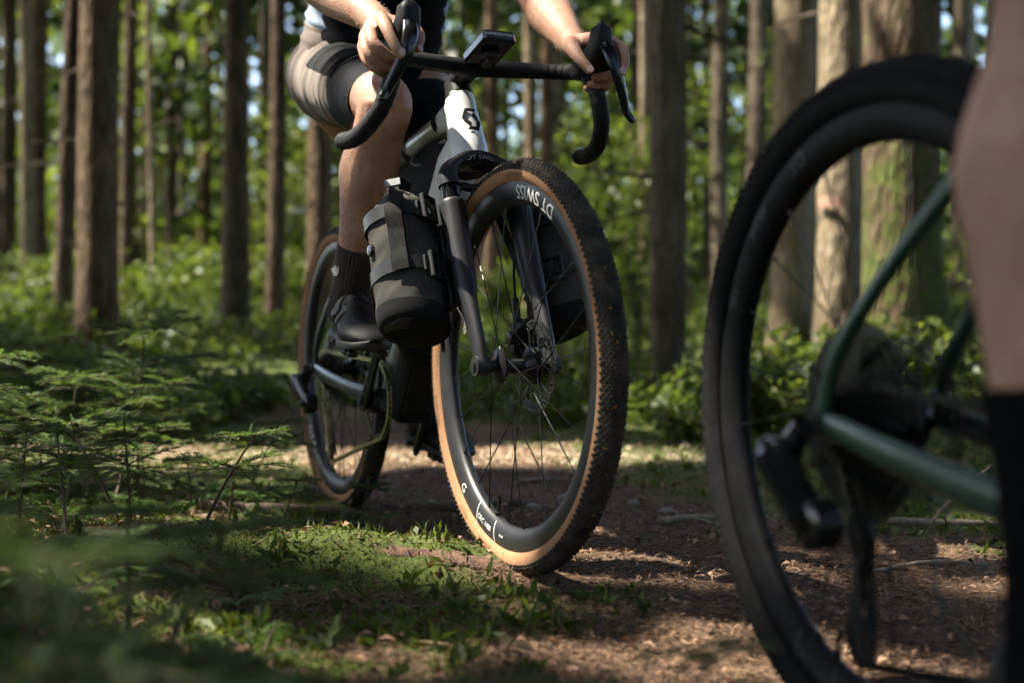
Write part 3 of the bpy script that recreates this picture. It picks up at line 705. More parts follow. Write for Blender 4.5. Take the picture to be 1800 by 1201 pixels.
# ---- things fixed to the first bicycle
# woven bag cloth: fine diagonal weave
def weave_mat(name, col, sc=760):
    m = mat(name, col, 0.85, var=0.25, scale=18, spec=0.15)
    nt = m.node_tree; b = nt.nodes['Principled BSDF']; tc = [n for n in nt.nodes if n.type == 'TEX_COORD'][0]
    w = nt.nodes.new('ShaderNodeTexWave'); w.wave_type = 'BANDS'; w.bands_direction = 'DIAGONAL'; w.inputs['Scale'].default_value = sc / 6.28; w.inputs['Distortion'].default_value = 1.0
    nt.links.new(tc.outputs['Object'], w.inputs[0])
    rp = [n for n in nt.nodes if n.type == 'VALTORGB'][0]
    mx = nt.nodes.new('ShaderNodeMixRGB'); mx.blend_type = 'MULTIPLY'; mx.inputs[0].default_value = 0.45
    r2 = nt.nodes.new('ShaderNodeValToRGB'); r2.color_ramp.elements[0].color = (.35, .35, .35, 1); r2.color_ramp.elements[1].color = (1.5, 1.5, 1.45, 1)
    nt.links.new(w.outputs['Fac'], r2.inputs[0]); nt.links.new(rp.outputs[0], mx.inputs[1]); nt.links.new(r2.outputs[0], mx.inputs[2]); nt.links.new(mx.outputs[0], b.inputs['Base Color'])
    bu = nt.nodes.new('ShaderNodeBump'); bu.inputs['Strength'].default_value = 0.5; bu.inputs['Distance'].default_value = 0.0008
    nt.links.new(w.outputs['Fac'], bu.inputs['Height']); nt.links.new(bu.outputs[0], b.inputs['Normal'])
    return m
M_bag = weave_mat('charcoal_woven_bag_cloth', (0.050, 0.047, 0.042))
M_bagd = weave_mat('black_bag_cloth', (0.010, 0.010, 0.0105))
M_strap = mat('glossy_black_strap', (0.022, 0.022, 0.021), 0.36, var=0.2, spec=0.4)
M_web = mat('black_webbing', (0.018, 0.017, 0.016), 0.85, spec=.15, var=0.3, scale=200, bump=0.3, bscale=900)
M_brown = mat('dark_brown_cage_plastic', (0.022, 0.015, 0.010), 0.5, var=0.3)
M_tanz = mat('tan_zip_pull', (0.42, 0.36, 0.26), 0.6, var=0.2)

def fork_bag(sg, label):
    root = empty('fork_bag', MB1)
    tag(root, label, 'bag')
    f = lambda t, o, y: ax1(t, o - .020, sg * y)
    C0, LAT = 0.0, .146
    n = 60; seg = 64; ts = np.linspace(.095, .352, n); ang = np.linspace(0, 2 * np.pi, seg, endpoint=False)
    G = []
    for t in ts:
        k = (t - .095) / .257
        r = np.interp(k, [0, .03, .10, .80, .90, .96, 1], [.052, .058, .0615, .0615, .056, .045, .034])
        flat_ = np.interp(k, [0, .82, 1], [1, 1, .42])            # the roll top flattens
        wob = 1 + .018 * np.sin(ang * 3 + k * 9) + .014 * np.sin(ang * 5 - k * 17) + .012 * np.sin(ang * 2 + k * 31) + .008 * np.sin(ang * 8 + k * 40 + np.sin(k * 25)) + (.03 * np.sin(ang * 9) if k > .85 else 0)
        G.append([f(t + .006 * math.sin(a * 2 + k * 5) * k, r * w * math.cos(a), LAT + r * w * flat_ * math.sin(a)) for a, w in zip(ang, wob)])
    body = MB().grid(np.array(G)).build('bag_body', M_bag, root, 60, T1)
    # rolled closure
    MB().tube([f(.356, -.034, LAT), f(.360, 0, LAT), f(.356, .034, LAT)], [(.012, .017), (.014, .019), (.012, .017)], 14, ref=U_).tube([f(.372, -.020, LAT - .004), f(.378, 0, LAT - .004), f(.372, .020, LAT - .004)], [(.008, .010)] * 3, 12, ref=U_).build('roll_top', M_bagd, root, 50, T1)
    # dark sewn base
    Gb = []
    for t, r in ((.124, .0634), (.110, .0636), (.098, .0625), (.090, .0585), (.086, .051), (.084, .036), (.083, .015)):
        Gb.append([f(t + .012 * math.cos(a - 1.2), r * math.cos(a), LAT + r * math.sin(a)) for a in ang])
    MB().grid(np.array(Gb)).build('bag_base', M_bagd, root, 50, T1)
    # two moulded straps round bag and cage
    for tt in (.296, .192):
        St = []
        a_ = np.linspace(R_(-115), R_(205), 44); 
        for (dr, dt) in ((.0, -.0125), (.0028, -.0125), (.0028, .0125), (.0, .0125)):
            St.append([f(tt + dt + .004 * math.cos(a), (.0628 + dr) * math.cos(a), LAT + (.0628 + dr) * math.sin(a)) for a in a_])
        st = MB().grid(np.array(St).transpose(1, 0, 2), closed=True).build('strap', M_strap, root, 40, T1)
        for a in (R_(-12), R_(-38)):
            c = f(tt, .067 * math.cos(a), LAT + .067 * math.sin(a))
            MB().box(c, (.030, .016, .007), U_, N_ * math.cos(a) + Y_ * sg * math.sin(a), bev=.002).build('strap_keeper', M_plas, st, 30, T1)
    # webbing running the length of the bag
    aw = R_(30)
    Wp = []
    for t in np.linspace(.182, .362, 16):
        k = (t - .095) / .257; r = np.interp(k, [0, .80, .90, 1, 1.1], [.0655, .0665, .060, .046, .034]) + (.0045 if abs(t - .296) < .02 or abs(t - .192) < .02 else 0)
        Wp.append([f(t, r * math.cos(aw + da) , LAT + r * math.sin(aw + da) * (1 if k < .85 else .8)) for da in (-.21, .21)])
    Wp = np.array(Wp); th = np.array([N_ * math.cos(aw) + Y_ * sg * math.sin(aw)]) * .002
    Gw = np.stack([Wp[:, 0], Wp[:, 1], Wp[:, 1] + th, Wp[:, 0] + th], 1)
    wb = MB().grid(Gw).build('webbing_strap', M_web, root, 40, T1)
    MB().box(f(.357, .049 * math.cos(aw), LAT + .041 * math.sin(aw)), (.014, .028, .004), U_, Y_ * sg * math.sin(aw) + N_ * math.cos(aw), bev=.001).build('hook', M_grey, wb, 30, T1)
    # purge valve on the outer face
    av = R_(84); cv = f(.240, .060 * math.cos(av), LAT + .060 * math.sin(av)); dv = N_ * math.cos(av) + Y_ * sg * math.sin(av)
    MB().lathe([(.002, .009), (.0085, .0085), (.0105, .006), (.0115, 0), (.008, -.002)], cv, dv, 20).build('valve_cap', M_gloss, root, 35, T1)
    # cage bolted to the fork leg
    cg = MB()
    for oo in (-.016, .022):
        cg.tube(spline([f(.060, oo, .092), f(.10, oo, .090), f(.31, oo, .090), f(.335, oo, .094)], 10), [(.0035, .005)] * 10, 8, ref=Y_)
    for tt in (.085, .125, .165, .205, .255, .295, .325):
        cg.box(f(tt, .003, .0895), (.008, .060, .007), U_, Y_, bev=.002)
    for tt in (.30, .19):
        for oo in (.048, .066):
            pass
        c = f(tt, .058, .112)
        for du in (-.022, .022): cg.box(c + U_ * du, (.006, .042, .010), U_, N_ * .8 - Y_ * sg * .6, bev=.002)
        for dy in (-.018, 0, .018): cg.box(c + (N_ * .6 + Y_ * sg * .8) * dy, (.05, .006, .009), U_, N_ * .8 - Y_ * sg * .6, bev=.002)
    cg.box(f(.20, .028, .083), (.16, .024, .012), U_, Y_, bev=.003)
    cgo = cg.build('bag_cage', M_plas, root, 30, T1)
    return root
fork_bag(-1, 'charcoal roll-top bag with purge valve strapped outside the near fork leg')
fork_bag(1, 'charcoal roll-top bag behind the front wheel, seen through its spokes')

# ---- bike computer on its arm mount
comp = empty('bike_computer', MB1); tag(comp, 'black bike computer mounted above the middle of the handlebar', 'bike computer')
cx = np.array([.935, .008, .926]); cX = nrm([1, 0, .22]); cZ = nrm(np.array([-.22, 0, 1.0]))
MB().box(cx, (.098, .064, .022), cX, cZ, bev=.005).build('housing', M_gloss, comp, 30, T1)
MB().box(cx + cZ * .0112, (.080, .052, .0012), cX, cZ, bev=.0005).build('screen', mat('dark_screen_glass', (.01, .012, .014), .08, var=.1), comp, 30, T1)
MB().rtube(spline([(.872, .018, .915), (.900, .016, .905), cx - cZ * .017], 8), [(.006, .010)] * 8, 12, ref=(0, 0, 1)).lathe([(.004, -.006), (.016, -.006), (.017, 0), (.016, .005), (.004, .005)], cx - cZ * .0150, cZ, 20).build('mount', M_plas, comp, 35, T1)
decal('lettering', 'HAMMERHEAD', .0082, lambda x, y: cx + cX * .0496 + Y_ * x * 1.0 + cZ * (y + .002), M_white, comp, T1, spacing=1.05)

# ---- frame bag hanging under the top tube
fb = empty('frame_bag', MB1); tag(fb, 'black frame bag strapped below the top tube', 'bag')
prof = [(.765, .765), (.70, .792), (.50, .768), (.34, .742), (.345, .70), (.47, .68), (.60, .655), (.665, .66), (.73, .715)]
Pp = spline(np.array([(x, 0, z) for x, z in prof + prof[:1]]), 49)[:-1]
g = []
cen = Pp.mean(0)
for y, q in ((-.014, .90), (-.019, 1.0), (.019, 1.0), (.014, .90)):
    g.append(cen + (Pp - cen) * q + Y_ * y)
MB().grid(np.array(g)).build('bag_body', M_bagd, fb, 50)
for xx in (.735, .545):
    c0 = np.array([xx, 0, np.interp(xx, [.305, .80], [.782, .838])]); d = nrm([.5, 0, .056])
    MB().lathe([(.0245, -.010), (.0262, -.010), (.0262, .010), (.0245, .010)], c0, d, 28, closed=True).build('strap', M_web, fb, 40)
MB().tube([(.63, -.021, .786), (.612, -.024, .778), (.606, -.024, .768)], .0026, 8).tube([(.606, -.024, .768), (.628, -.024, .760), (.655, -.022, .758)], .0018, 6).build('zip_pull', M_tanz, fb, 60)

# ---- black pod under the down tube
pod = empty('down_tube_bag', MB1); tag(pod, 'black box-shaped bag slung under the down tube near the cranks', 'bag')
dd = nrm(ax1(.468) - BB1); dn = nrm(np.cross(dd, Y_)); dn = dn if dn[0] > 0 else -dn
pc = BB1 + dd * .17 + dn * .072 + [-.045, 0, -.040]
MB().box(pc + [0, 0, 0], (.20, .086, .070), dd, dn, bev=.012).build('bag_body', M_bagd, pod, 35)
MB().box(pc + dn * .0362, (.12, .064, .003), dd, dn, bev=.001).build('front_panel', M_plas, pod, 35)
for k_ in (-.06, .06):
    MB().box(pc + dd * k_ - dn * .012, (.018, .0885, .074), dd, dn, bev=.004).build('strap', M_web, pod, 35)

# ================================================================== PEOPLE
def skin_mat():
    m = mat('skin', (0.35, 0.200, 0.135), 0.5, var=0.10, scale=14, col2=(0.50, 0.315, 0.225), bump=0.5, bscale=330, sss=0.10, spec=0.4)
    nt = m.node_tree; b = nt.nodes['Principled BSDF']; rp = [n for n in nt.nodes if n.type == 'VALTORGB'][0]; tc = [n for n in nt.nodes if n.type == 'TEX_COORD'][0]
    n2 = nt.nodes.new('ShaderNodeTexNoise'); n2.inputs['Scale'].default_value = 55; n2.inputs['Detail'].default_value = 8; n2.inputs['Roughness'].default_value = .7; nt.links.new(tc.outputs['Object'], n2.inputs[0])
    r2 = nt.nodes.new('ShaderNodeValToRGB'); r2.color_ramp.elements[0].position = .35; r2.color_ramp.elements[1].position = .68; r2.color_ramp.elements[0].color = (.86, .66, .58, 1); r2.color_ramp.elements[1].color = (1.08, 1.06, 1.04, 1); nt.links.new(n2.outputs[0], r2.inputs[0])
    mx = nt.nodes.new('ShaderNodeMixRGB'); mx.blend_type = 'MULTIPLY'; mx.inputs[0].default_value = .8; nt.links.new(rp.outputs[0], mx.inputs[1]); nt.links.new(r2.outputs[0], mx.inputs[2]); nt.links.new(mx.outputs[0], b.inputs['Base Color'])
    return m
M_skin = skin_mat()
M_taupe = mat('taupe_stretch_cloth', (0.200, 0.160, 0.135), 0.85, spec=.2, var=0.10, scale=30, bump=0.12, bscale=900, sheen=0.1)
M_bib = mat('black_stretch_cloth', (0.009, 0.010, 0.012), 0.75, spec=.15, var=0.2, scale=40, bump=0.10, bscale=900)
M_shirt = mat('black_shirt_cloth', (0.007, 0.007, 0.008), 0.9, spec=.1, var=0.25, scale=30, bump=0.1, bscale=600)
M_blue = mat('pale_blue_shirt_cloth', (0.42, 0.50, 0.62), 0.85, var=0.15, scale=30, bump=0.1, bscale=500)
M_nail = mat('fingernail', (0.62, 0.40, 0.33), 0.3, var=0.05)
M_shoe = mat('matt_black_shoe', (0.015, 0.015, 0.015), 0.6, spec=.25, var=0.2, scale=50, bump=0.08, bscale=900)
M_sstrap = mat('charcoal_shoe_strap', (0.034, 0.034, 0.033), 0.55, var=0.2, scale=60, bump=.2, bscale=600, spec=.3)
M_sole = mat('black_rubber_sole', (0.016, 0.015, 0.014), 0.6, var=0.3, bump=0.3, bscale=200)
M_sock = mat('brown_black_rib_sock', (0.040, 0.026, 0.022), 0.95, var=0.2, scale=60, sheen=0.2)
M_sockb = mat('black_sock', (0.007, 0.007, 0.0075), 0.95, var=0.2, scale=60, spec=.05)
M_hair = mat('fair_body_hair', (0.55, 0.40, 0.25), 0.5, var=0.2)
M_helm = mat('white_helmet_shell', (0.6, 0.6, 0.6), 0.35, var=0.1)

def A_(*p): return np.array(p, float)
def remesh(name, mb, vox, mats, parent, smooth_it=3, T=None):
    """Fuse overlapping closed shapes into one continuous skin."""
    V = np.vstack(mb.V)
    me = bpy.data.meshes.new(name + '_src'); me.from_pydata(V.tolist(), [], mb.F); me.update()
    o = bpy.data.objects.new(name, me); COL.objects.link(o)
    md = o.modifiers.new('r', 'REMESH'); md.mode = 'VOXEL'; md.voxel_size = vox; md.adaptivity = 0
    ms = o.modifiers.new('s', 'SMOOTH'); ms.iterations = smooth_it; ms.factor = 0.5
    dg = bpy.context.evaluated_depsgraph_get(); ev = o.evaluated_get(dg)
    m2 = bpy.data.meshes.new_from_object(ev); m2.name = name
    o.modifiers.clear(); o.data = m2; bpy.data.meshes.remove(me)
    m2.materials.clear(); m2.materials.append(mats)
    m2.polygons.foreach_set('use_smooth', np.ones(len(m2.polygons), bool))
    o.parent = parent
    return o
def limb(mb, ctrl, n=24, seg=18, ref=(0, 0, 1)):
    Q = spline(np.array(ctrl, float), n); mb.rtube(Q[:, :3], Q[:, 3] if Q.shape[1] == 4 else Q[:, 3:5], seg, ref)
def lerp(a, b, t): return np.asarray(a) + (np.asarray(b) - np.asarray(a)) * t
def arm(mb, sh, el, wr, fat=1.0):
    sh, el, wr = map(lambda p: np.asarray(p, float), (sh, el, wr))
    c = [(*sh, .055), (*lerp(sh, el, .5), .047), (*el, .0415), (*lerp(el, wr, .22), .0465 * fat), (*lerp(el, wr, .5), .0405 * fat), (*lerp(el, wr, .82), .0295), (*wr, .0268)]
    limb(mb, c, 30)
def leg(mb, hip, kn, an, back, top=.085):
    hip, kn, an, back = map(lambda p: np.asarray(p, float), (hip, kn, an, back))
    c = [(*hip, top), (*lerp(hip, kn, .35), .076), (*lerp(hip, kn, .75), .060), (*(kn - back * .004), .0545), (*(lerp(kn, an, .14) + back * .006), .0510), (*(lerp(kn, an, .33) + back * .020), .0575), (*(lerp(kn, an, .58) + back * .012), .0455), (*(lerp(kn, an, .85) + back * .002), .0345), (*an, .0335)]
    limb(mb, c, 44, 22)
    limb(mb, [(*(kn - back * .0215), .033), (*(lerp(kn, an, .07) - back * .0215), .031)], 6)      # kneecap
    limb(mb, [(*(lerp(kn, an, .13) - back * .012), .030), (*(lerp(kn, an, .45) - back * .004), .030), (*(lerp(kn, an, .8) - back * .002), .026)], 12)      # shin
    for sd in (-1, 1):
        limb(mb, [(*(lerp(hip, kn, .62) - back * .012 + [0, sd * .022, 0]), .045), (*(lerp(hip, kn, .90) - back * .012 + [0, sd * .020, 0]), .034)], 8)      # thigh muscle heads
        limb(mb, [(*(lerp(kn, an, .16) + back * .018 + [0, sd * .015, 0]), .036), (*(lerp(kn, an, .32) + back * .028 + [0, sd * .019, 0]), .042), (*(lerp(kn, an, .50) + back * .020 + [0, sd * .010, 0]), .032)], 12)      # calf heads
def hand(mb, wr, mcps, fingers, thumb):
    """wrist, four knuckles (index..little), four finger chains after the knuckle, thumb chain from the wrist."""
    wr = np.asarray(wr, float); rad = [.0104, .0106, .0100, .0087]
    for k in range(4):
        m_ = np.asarray(mcps[k], float)
        limb(mb, [(*(wr + (m_ - wr) * .06), .017), (*lerp(wr, m_, .5), .0155), (*m_, .0118 if k < 3 else .0102)], 8, 12)
        ch = [m_] + [np.asarray(p, float) for p in fingers[k]]
        rr = np.array([1.12, 1.02, .92, .80])[:len(ch)] * rad[k]
        limb(mb, [(*p, r) for p, r in zip(ch, rr)], 4 * len(ch), 12)
    for k in range(3):
        limb(mb, [(*lerp(wr, mcps[k], .35), .016), (*lerp(wr, mcps[k + 1], .75), .0125)], 5, 10)
        limb(mb, [(*lerp(wr, mcps[k], .85), .0115), (*lerp(wr, mcps[k + 1], .85), .0112)], 4, 10)
    t = [np.asarray(p, float) for p in thumb]
    limb(mb, [(*p, r) for p, r in zip(t, (.0185, .0150, .0115, .0090))], 16, 12)
def nail(parent, p, d, n, w=.0062):
    d = nrm(d); n = nrm(np.asarray(n) - (np.asarray(n) @ d) * d); s = np.cross(d, n)
    a = np.linspace(0, 2 * np.pi, 14, endpoint=False); V = [np.asarray(p) + d * math.sin(t) * w * 1.1 + s * math.cos(t) * w + n * (.0012 - .0014 * math.cos(t) ** 2) for t in a]
    V2 = [v - n * .0015 for v in V]
    MB().grid(np.array([V2, V])).build('fingernail', M_nail, parent, 60)
def ridge(x): return 1 - 2 * np.abs(np.sin(x / 2)) ** .8
def cloth_tube(ctrl, n, seg, fold, seed, ref=(0, 0, 1), thick=.002, hem=0.0):
    """Cloth sleeve with folds running round the limb; rows (x,y,z,ra,rb)."""
    g = np.random.default_rng(seed); Q = spline(np.array(ctrl, float), n); P = Q[:, :3]; T, N, B = frames(P, ref)
    a = np.linspace(0, 2 * np.pi, seg, endpoint=False); s = np.linspace(0, 1, n)[:, None]
    ph = g.uniform(0, 6.28, 8)
    w = 0
    for k in range(5):
        fr_ = [9, 14, 21, 29, 38][k]; amp = [.8, .9, .9, .7, .45][k]
        w = w + amp * ridge(fr_ * s * 2.2 + 1.7 * np.sin(a[None] + ph[k]) + ph[k + 1] + .9 * np.cos(2 * a[None] + ph[k])) * (0.55 + 0.45 * np.sin(a[None] * (1 + k % 2) + ph[k + 2]))
    r1 = Q[:, 3, None] + fold * w; r2 = Q[:, 4, None] + fold * w
    G = P[:, None] + N[:, None] * (r1 * np.cos(a))[:, :, None] + B[:, None] * (r2 * np.sin(a))[:, :, None]
    Gi = P[-1][None] + N[-1] * ((r1[-1] - thick * 2) * np.cos(a))[:, None] + B[-1] * ((r2[-1] - thick * 2) * np.sin(a))[:, None]
    Gj = lerp(P[-1], P[-4], .6)[None] + N[-1] * ((r1[-1] - thick * 3) * np.cos(a))[:, None] + B[-1] * ((r2[-1] - thick * 3) * np.sin(a))[:, None]
    return np.concatenate([G, Gi[None], Gj[None]])
def sock(parent, P, r, m, rib=.0012, nrib=34):
    Q = spline(np.hstack([np.asarray(P, float), np.asarray(r, float)[:, None]]), 40); seg = nrib * 4
    T, N, B = frames(Q[:, :3], (1, 0, 0)); a = np.linspace(0, 2 * np.pi, seg, endpoint=False)
    s = np.linspace(0, 1, 40)[:, None]
    rr = Q[:, 3, None] + rib * np.sin(a * nrib) + .0012 * np.sin(s * 60 + np.sin(a * 2)) * smooth(.62, .8, s) * (1 + .4 * np.sin(3 * a))
    G = Q[:, None, :3] + N[:, None] * (rr * np.cos(a))[:, :, None] + B[:, None] * (rr * np.sin(a))[:, :, None]
    return MB().grid(G).build('sock', m, parent, 180)
def shoe(parent, heel, toe, up, side, m_up=M_shoe):
    """Cycling shoe: heel and toe points at sole level."""
    heel = np.asarray(heel, float); toe = np.asarray(toe, float); d = toe - heel; L = np.linalg.norm(d); X = d / L
    Z = np.asarray(up, float); Z = nrm(Z - (Z @ X) * X); Yv = np.cross(Z, X) * side           # Yv points to the outside
    k = np.linspace(0, 1, 26)
    wid = np.interp(k, [0, .04, .15, .35, .55, .72, .86, .95, 1], [.016, .029, .0355, .0345, .043, .0495, .044, .030, .012])
    top = np.interp(k, [0, .05, .15, .30, .42, .55, .70, .85, .95, 1], [.070, .095, .104, .106, .092, .072, .056, .046, .036, .022])
    bot = np.interp(k, [0, .06, .5, .9, 1], [.012, .006, .006, .008, .014])
    cen = np.interp(k, [0, .3, .72, 1], [0, -.002, .006, -.004])
    a = np.linspace(0, 2 * np.pi, 28, endpoint=False)
    G = []
    for i in range(26):
        hz = (top[i] - bot[i]) / 2; cz = (top[i] + bot[i]) / 2; row = []
        for t in a:
            cx_, sz = math.cos(t), math.sin(t)
            px = np.sign(cx_) * abs(cx_) ** (0.75); pz = np.sign(sz) * abs(sz) ** (0.72 if sz < 0 else 0.95)
            taper = 1 - .36 * max(0, pz) ** 1.5
            row.append(heel + X * (k[i] * L) + Yv * (cen[i] + wid[i] * px * taper) + Z * (cz + hz * pz))
        G.append(row)
    up_ = MB().grid(np.array(G)).build('shoe', m_up, parent, 50)
    S = []
    for i in range(26):
        row = []
        for t in a:
            cx_, sz = math.cos(t), math.sin(t); px = np.sign(cx_) * abs(cx_) ** .6; pz = np.sign(sz) * abs(sz) ** .4
            row.append(heel + X * (k[i] * L) + Yv * (cen[i] + (wid[i] + .0025) * px) + Z * (bot[i] - .002 + .0095 * pz))
        S.append(row)
    sl_ = MB().grid(np.array(S))
    for q in (.10, .62, .72, .82):                                                     # treads
        w_ = np.interp(q, k, wid) * 1.5
        for e in (-1, 1): sl_.box(heel + X * q * L + Yv * e * w_ * .45 - Z * .012, (.016, .020, .012), X, Z, bev=.003)
    sl_.build('sole', M_sole, up_, 40)
    # straps across the instep
    for (q, w_, th, mm) in ((.34, .030, .0036, M_sstrap), (.54, .020, .0028, M_sstrap)):
        Gs = []
        for dq in (-.5, .5):
            qq = q + dq * w_ / L
            W = np.interp(qq, k, wid) + .002; tp = np.interp(qq, k, top); bt = np.interp(qq, k, bot); cn = np.interp(qq, k, cen)
            for lv in (0, th):
                row = []
                for t in np.linspace(.05, math.pi - .05, 20):
                    cx_, sz = math.cos(t), math.sin(t); px = np.sign(cx_) * abs(cx_) ** .75; taper = 1 - .36 * max(0, sz ** .95) ** 1.5
                    row.append(heel + X * (qq * L - .012 * sz) + Yv * (cn + (W + lv) * px * taper) + Z * ((tp + bt) / 2 + ((tp - bt) / 2 + lv) * sz ** .95))
                Gs.append(row)
        Gs = np.array([Gs[0], Gs[1], Gs[3], Gs[2]]).transpose(1, 0, 2)
        MB().grid(Gs).build('shoe_strap', mm, up_, 40)
    dc = heel + X * .44 * L + Yv * .040 + Z * .060
    MB().lathe([(.002, .007), (.012, .0065), (.0138, .004), (.0138, -.004), (.010, -.006)], dc, Yv * .8 + Z * .55 + X * .2, 22).build('shoe_dial', M_plas, up_, 30)
    lc = MB()
    for q in (.45, .55, .64):
        tp = np.interp(q, k, top)
        lc.tube([heel + X * q * L + Yv * .026 + Z * (tp - .012), heel + X * (q + .01) * L + Z * (tp + .002), heel + X * (q + .02) * L - Yv * .026 + Z * (tp - .012)], .0012, 6)
    lc.build('shoe_lace', M_bib, up_, 60)
    return up_
def body_hair(parent, segs, n, seed, ln=.012):
    """Fine hairs standing on a limb: segs rows of (p0, p1, r0, r1)."""
    g = np.random.default_rng(seed); V = []; F = []; o = 0
    for (p0, p1, r0, r1, w) in segs:
        p0 = np.asarray(p0, float); p1 = np.asarray(p1, float); k = int(n * w); T = nrm(p1 - p0); h = nrm(np.cross(T, [0.3, 0.5, .8])); b = np.cross(T, h)
        t = g.uniform(0, 1, k); a = g.uniform(0, 6.2832, k); r = r0 + (r1 - r0) * t
        nr = h * np.cos(a)[:, None] + b * np.sin(a)[:, None]
        c = p0 + (p1 - p0) * t[:, None] + nr * (r[:, None] - .002)
        d = nrm(nr * .75 + T * g.uniform(.4, 1.1, k)[:, None] + g.normal(0, .25, (k, 3)))
        l = g.uniform(.6, 1.2, k)[:, None] * ln; s = nrm(np.cross(d, g.normal(size=(k, 3)))) * .000085
        mid = c + d * l * .5; tip = c + d * l + T * l * .25
        V.append(np.stack([c - s, c + s, mid + s * .8, tip], 1).reshape(-1, 3)); F.append(np.arange(4 * k).reshape(k, 4) + o); o += 4 * k
    ob = link('body_hair', mesh_np('body_hair', np.vstack(V), np.vstack(F), M_hair), parent); ob['kind'] = 'stuff'
    return ob

# ------------------------------------------------------------------ rider of the white bicycle
p1 = empty('person', MB1)
tag(p1, "rider in taupe shorts and black top, hands on the white bicycle's brake hoods", 'person')
back = A_(-.85, 0, -.25); back /= np.linalg.norm(back)
hipR, knR, anR = A_(.265, -.092, 1.010), A_(.700, -.112, .862), A_(.492, -.124, .510)
hipL, knL, anL = A_(.265, .092, 1.010), A_(.600, .105, .690), A_(.285, .124, .275)
wrR, wrL = A_(.935, -.200, .952), A_(.915, .190, .955)
elR, elL = A_(.735, -.252, 1.085), A_(.705, .232, 1.095)
shR, shL = A_(.50, -.185, 1.37), A_(.50, .185, 1.37)
body = MB()
limb(body, [(.24, 0, .99, .10, .15), (.29, 0, 1.10, .105, .14), (.37, 0, 1.22, .11, .145), (.45, 0, 1.34, .11, .165), (.50, 0, 1.41, .075, .13), (.53, 0, 1.46, .055, .058), (.555, 0, 1.52, .05, .052)], 30, 26, (1, 0, 0))
limb(body, [(.585, 0, 1.56, .070, .062), (.60, 0, 1.62, .095, .078), (.595, 0, 1.68, .088, .074)], 12, 20, (1, 0, 0))
for sg in (-1, 1):
    limb(body, [(.25, sg * .085, 1.01, .085), (.33, sg * .09, .99, .08)], 6)
leg(body, hipR, knR, anR, back); leg(body, hipL, knL, anL, back)
arm(body, shR, elR, wrR, 1.05); arm(body, shL, elL, wrL)
# right hand: index over the lever, the others round the hood
mR = [(1.004, -.216, .938), (.988, -.230, .926), (.972, -.236, .912), (.958, -.236, .900)]
fR = [[(1.046, -.222, .910), (1.064, -.216, .880), (1.066, -.206, .862)],
      [(1.022, -.238, .892), (1.030, -.214, .868), (1.020, -.192, .868)],
      [(1.004, -.240, .878), (1.010, -.214, .856), (.998, -.192, .860)],
      [(.986, -.236, .868), (.990, -.212, .850), (.980, -.194, .856)]]
tR = [(.952, -.186, .944), (.988, -.160, .930), (1.018, -.156, .910), (1.030, -.164, .886)]
hand(body, wrR, mR, fR, tR)
mL = [(1.002, .204, .948), (.990, .220, .934), (.974, .228, .918), (.958, .228, .904)]
fL = [[(1.038, .222, .922), (1.056, .220, .892), (1.062, .208, .868)],
      [(1.018, .232, .896), (1.024, .206, .872), (1.012, .184, .870)],
      [(1.000, .234, .882), (1.004, .206, .860), (.992, .184, .862)],
      [(.984, .230, .872), (.986, .204, .854), (.976, .184, .858)]]
tL = [(.940, .172, .946), (.980, .156, .926), (1.012, .154, .900), (1.028, .164, .878)]
hand(body, wrL, mL, fL, tL)
bo = remesh('body', body, .0034, M_skin, p1, 4)
nail(p1, A_(1.0735, -.206, .866), A_(.05, .2, -1), A_(1, 0, .1)); nail(p1, A_(1.0700, .208, .872), A_(.05, -.2, -1), A_(1, 0, .1))
nail(p1, A_(1.038, -.160, .885), A_(.3, -.2, -1), A_(1, .5, .2)); nail(p1, A_(1.037, .160, .878), A_(.3, .2, -1), A_(1, -.5, .2))
# clothing
TR = lambda a, b, t: lerp(a, b, t)
sh_c = lambda hip, kn, e, r: (*(lerp(hip, kn, e)), r, r * .98)
for hip, kn, sg in ((hipR, knR, -1), (hipL, knL, 1)):
    ctrl = [sh_c(hip, kn, -.12, .096), sh_c(hip, kn, .06, .096), sh_c(hip, kn, .25, .091), sh_c(hip, kn, .45, .083), sh_c(hip, kn, .60, .0765)]
    G = cloth_tube(ctrl, 130, 80, .0042, 11 + sg, hem=.004)
    so = MB().grid(G).build('shorts_leg', M_taupe, p1, 180)
    ctrl = [sh_c(hip, kn, .40, .081), sh_c(hip, kn, .60, .0735), sh_c(hip, kn, .75, .0675), sh_c(hip, kn, .885, .0605)]
    MB().grid(cloth_tube(ctrl, 40, 48, .0006, 21 + sg)).build('inner_shorts', M_bib, p1, 180)
    # dark thigh panel sewn on the front and inside; the left one also stands in for deep shade
    ii = np.r_[49:80, 0:16] if sg < 0 else np.r_[66:80, 0:36]
    ctr = G[62:130].mean(1)[:, None]; Gq = G[62:130][:, ii]; Gq = Gq + nrm(Gq - ctr) * .0022
    me = MB().grid(Gq, closed=False).build('thigh_panel', M_bib, so, 180)
Gt = cloth_tube([(.22, 0, 1.01, .125, .172), (.25, 0, 1.04, .130, .168), (.29, 0, 1.08, .132, .165), (.31, 0, 1.12, .13, .16)], 30, 64, .002, 5, (1, 0, 0))
MB().grid(Gt).build('shorts_seat', M_taupe, p1, 180)
Gs = cloth_tube([(.275, 0, 1.04, .150, .150), (.31, 0, 1.09, .140, .150), (.36, 0, 1.19, .135, .155), (.44, 0, 1.32, .130, .180), (.50, 0, 1.41, .095, .165), (.525, 0, 1.45, .070, .080)][::-1], 50, 64, .0025, 6, (1, 0, 0))
MB().grid(Gs).build('black_top', M_shirt, p1, 180)
Gh = cloth_tube([(.26, 0, 1.06, .112, .160), (.30, 0, 1.10, .114, .160), (.36, 0, 1.19, .115, .160)][::-1], 40, 64, .0018, 8, (1, 0, 0))
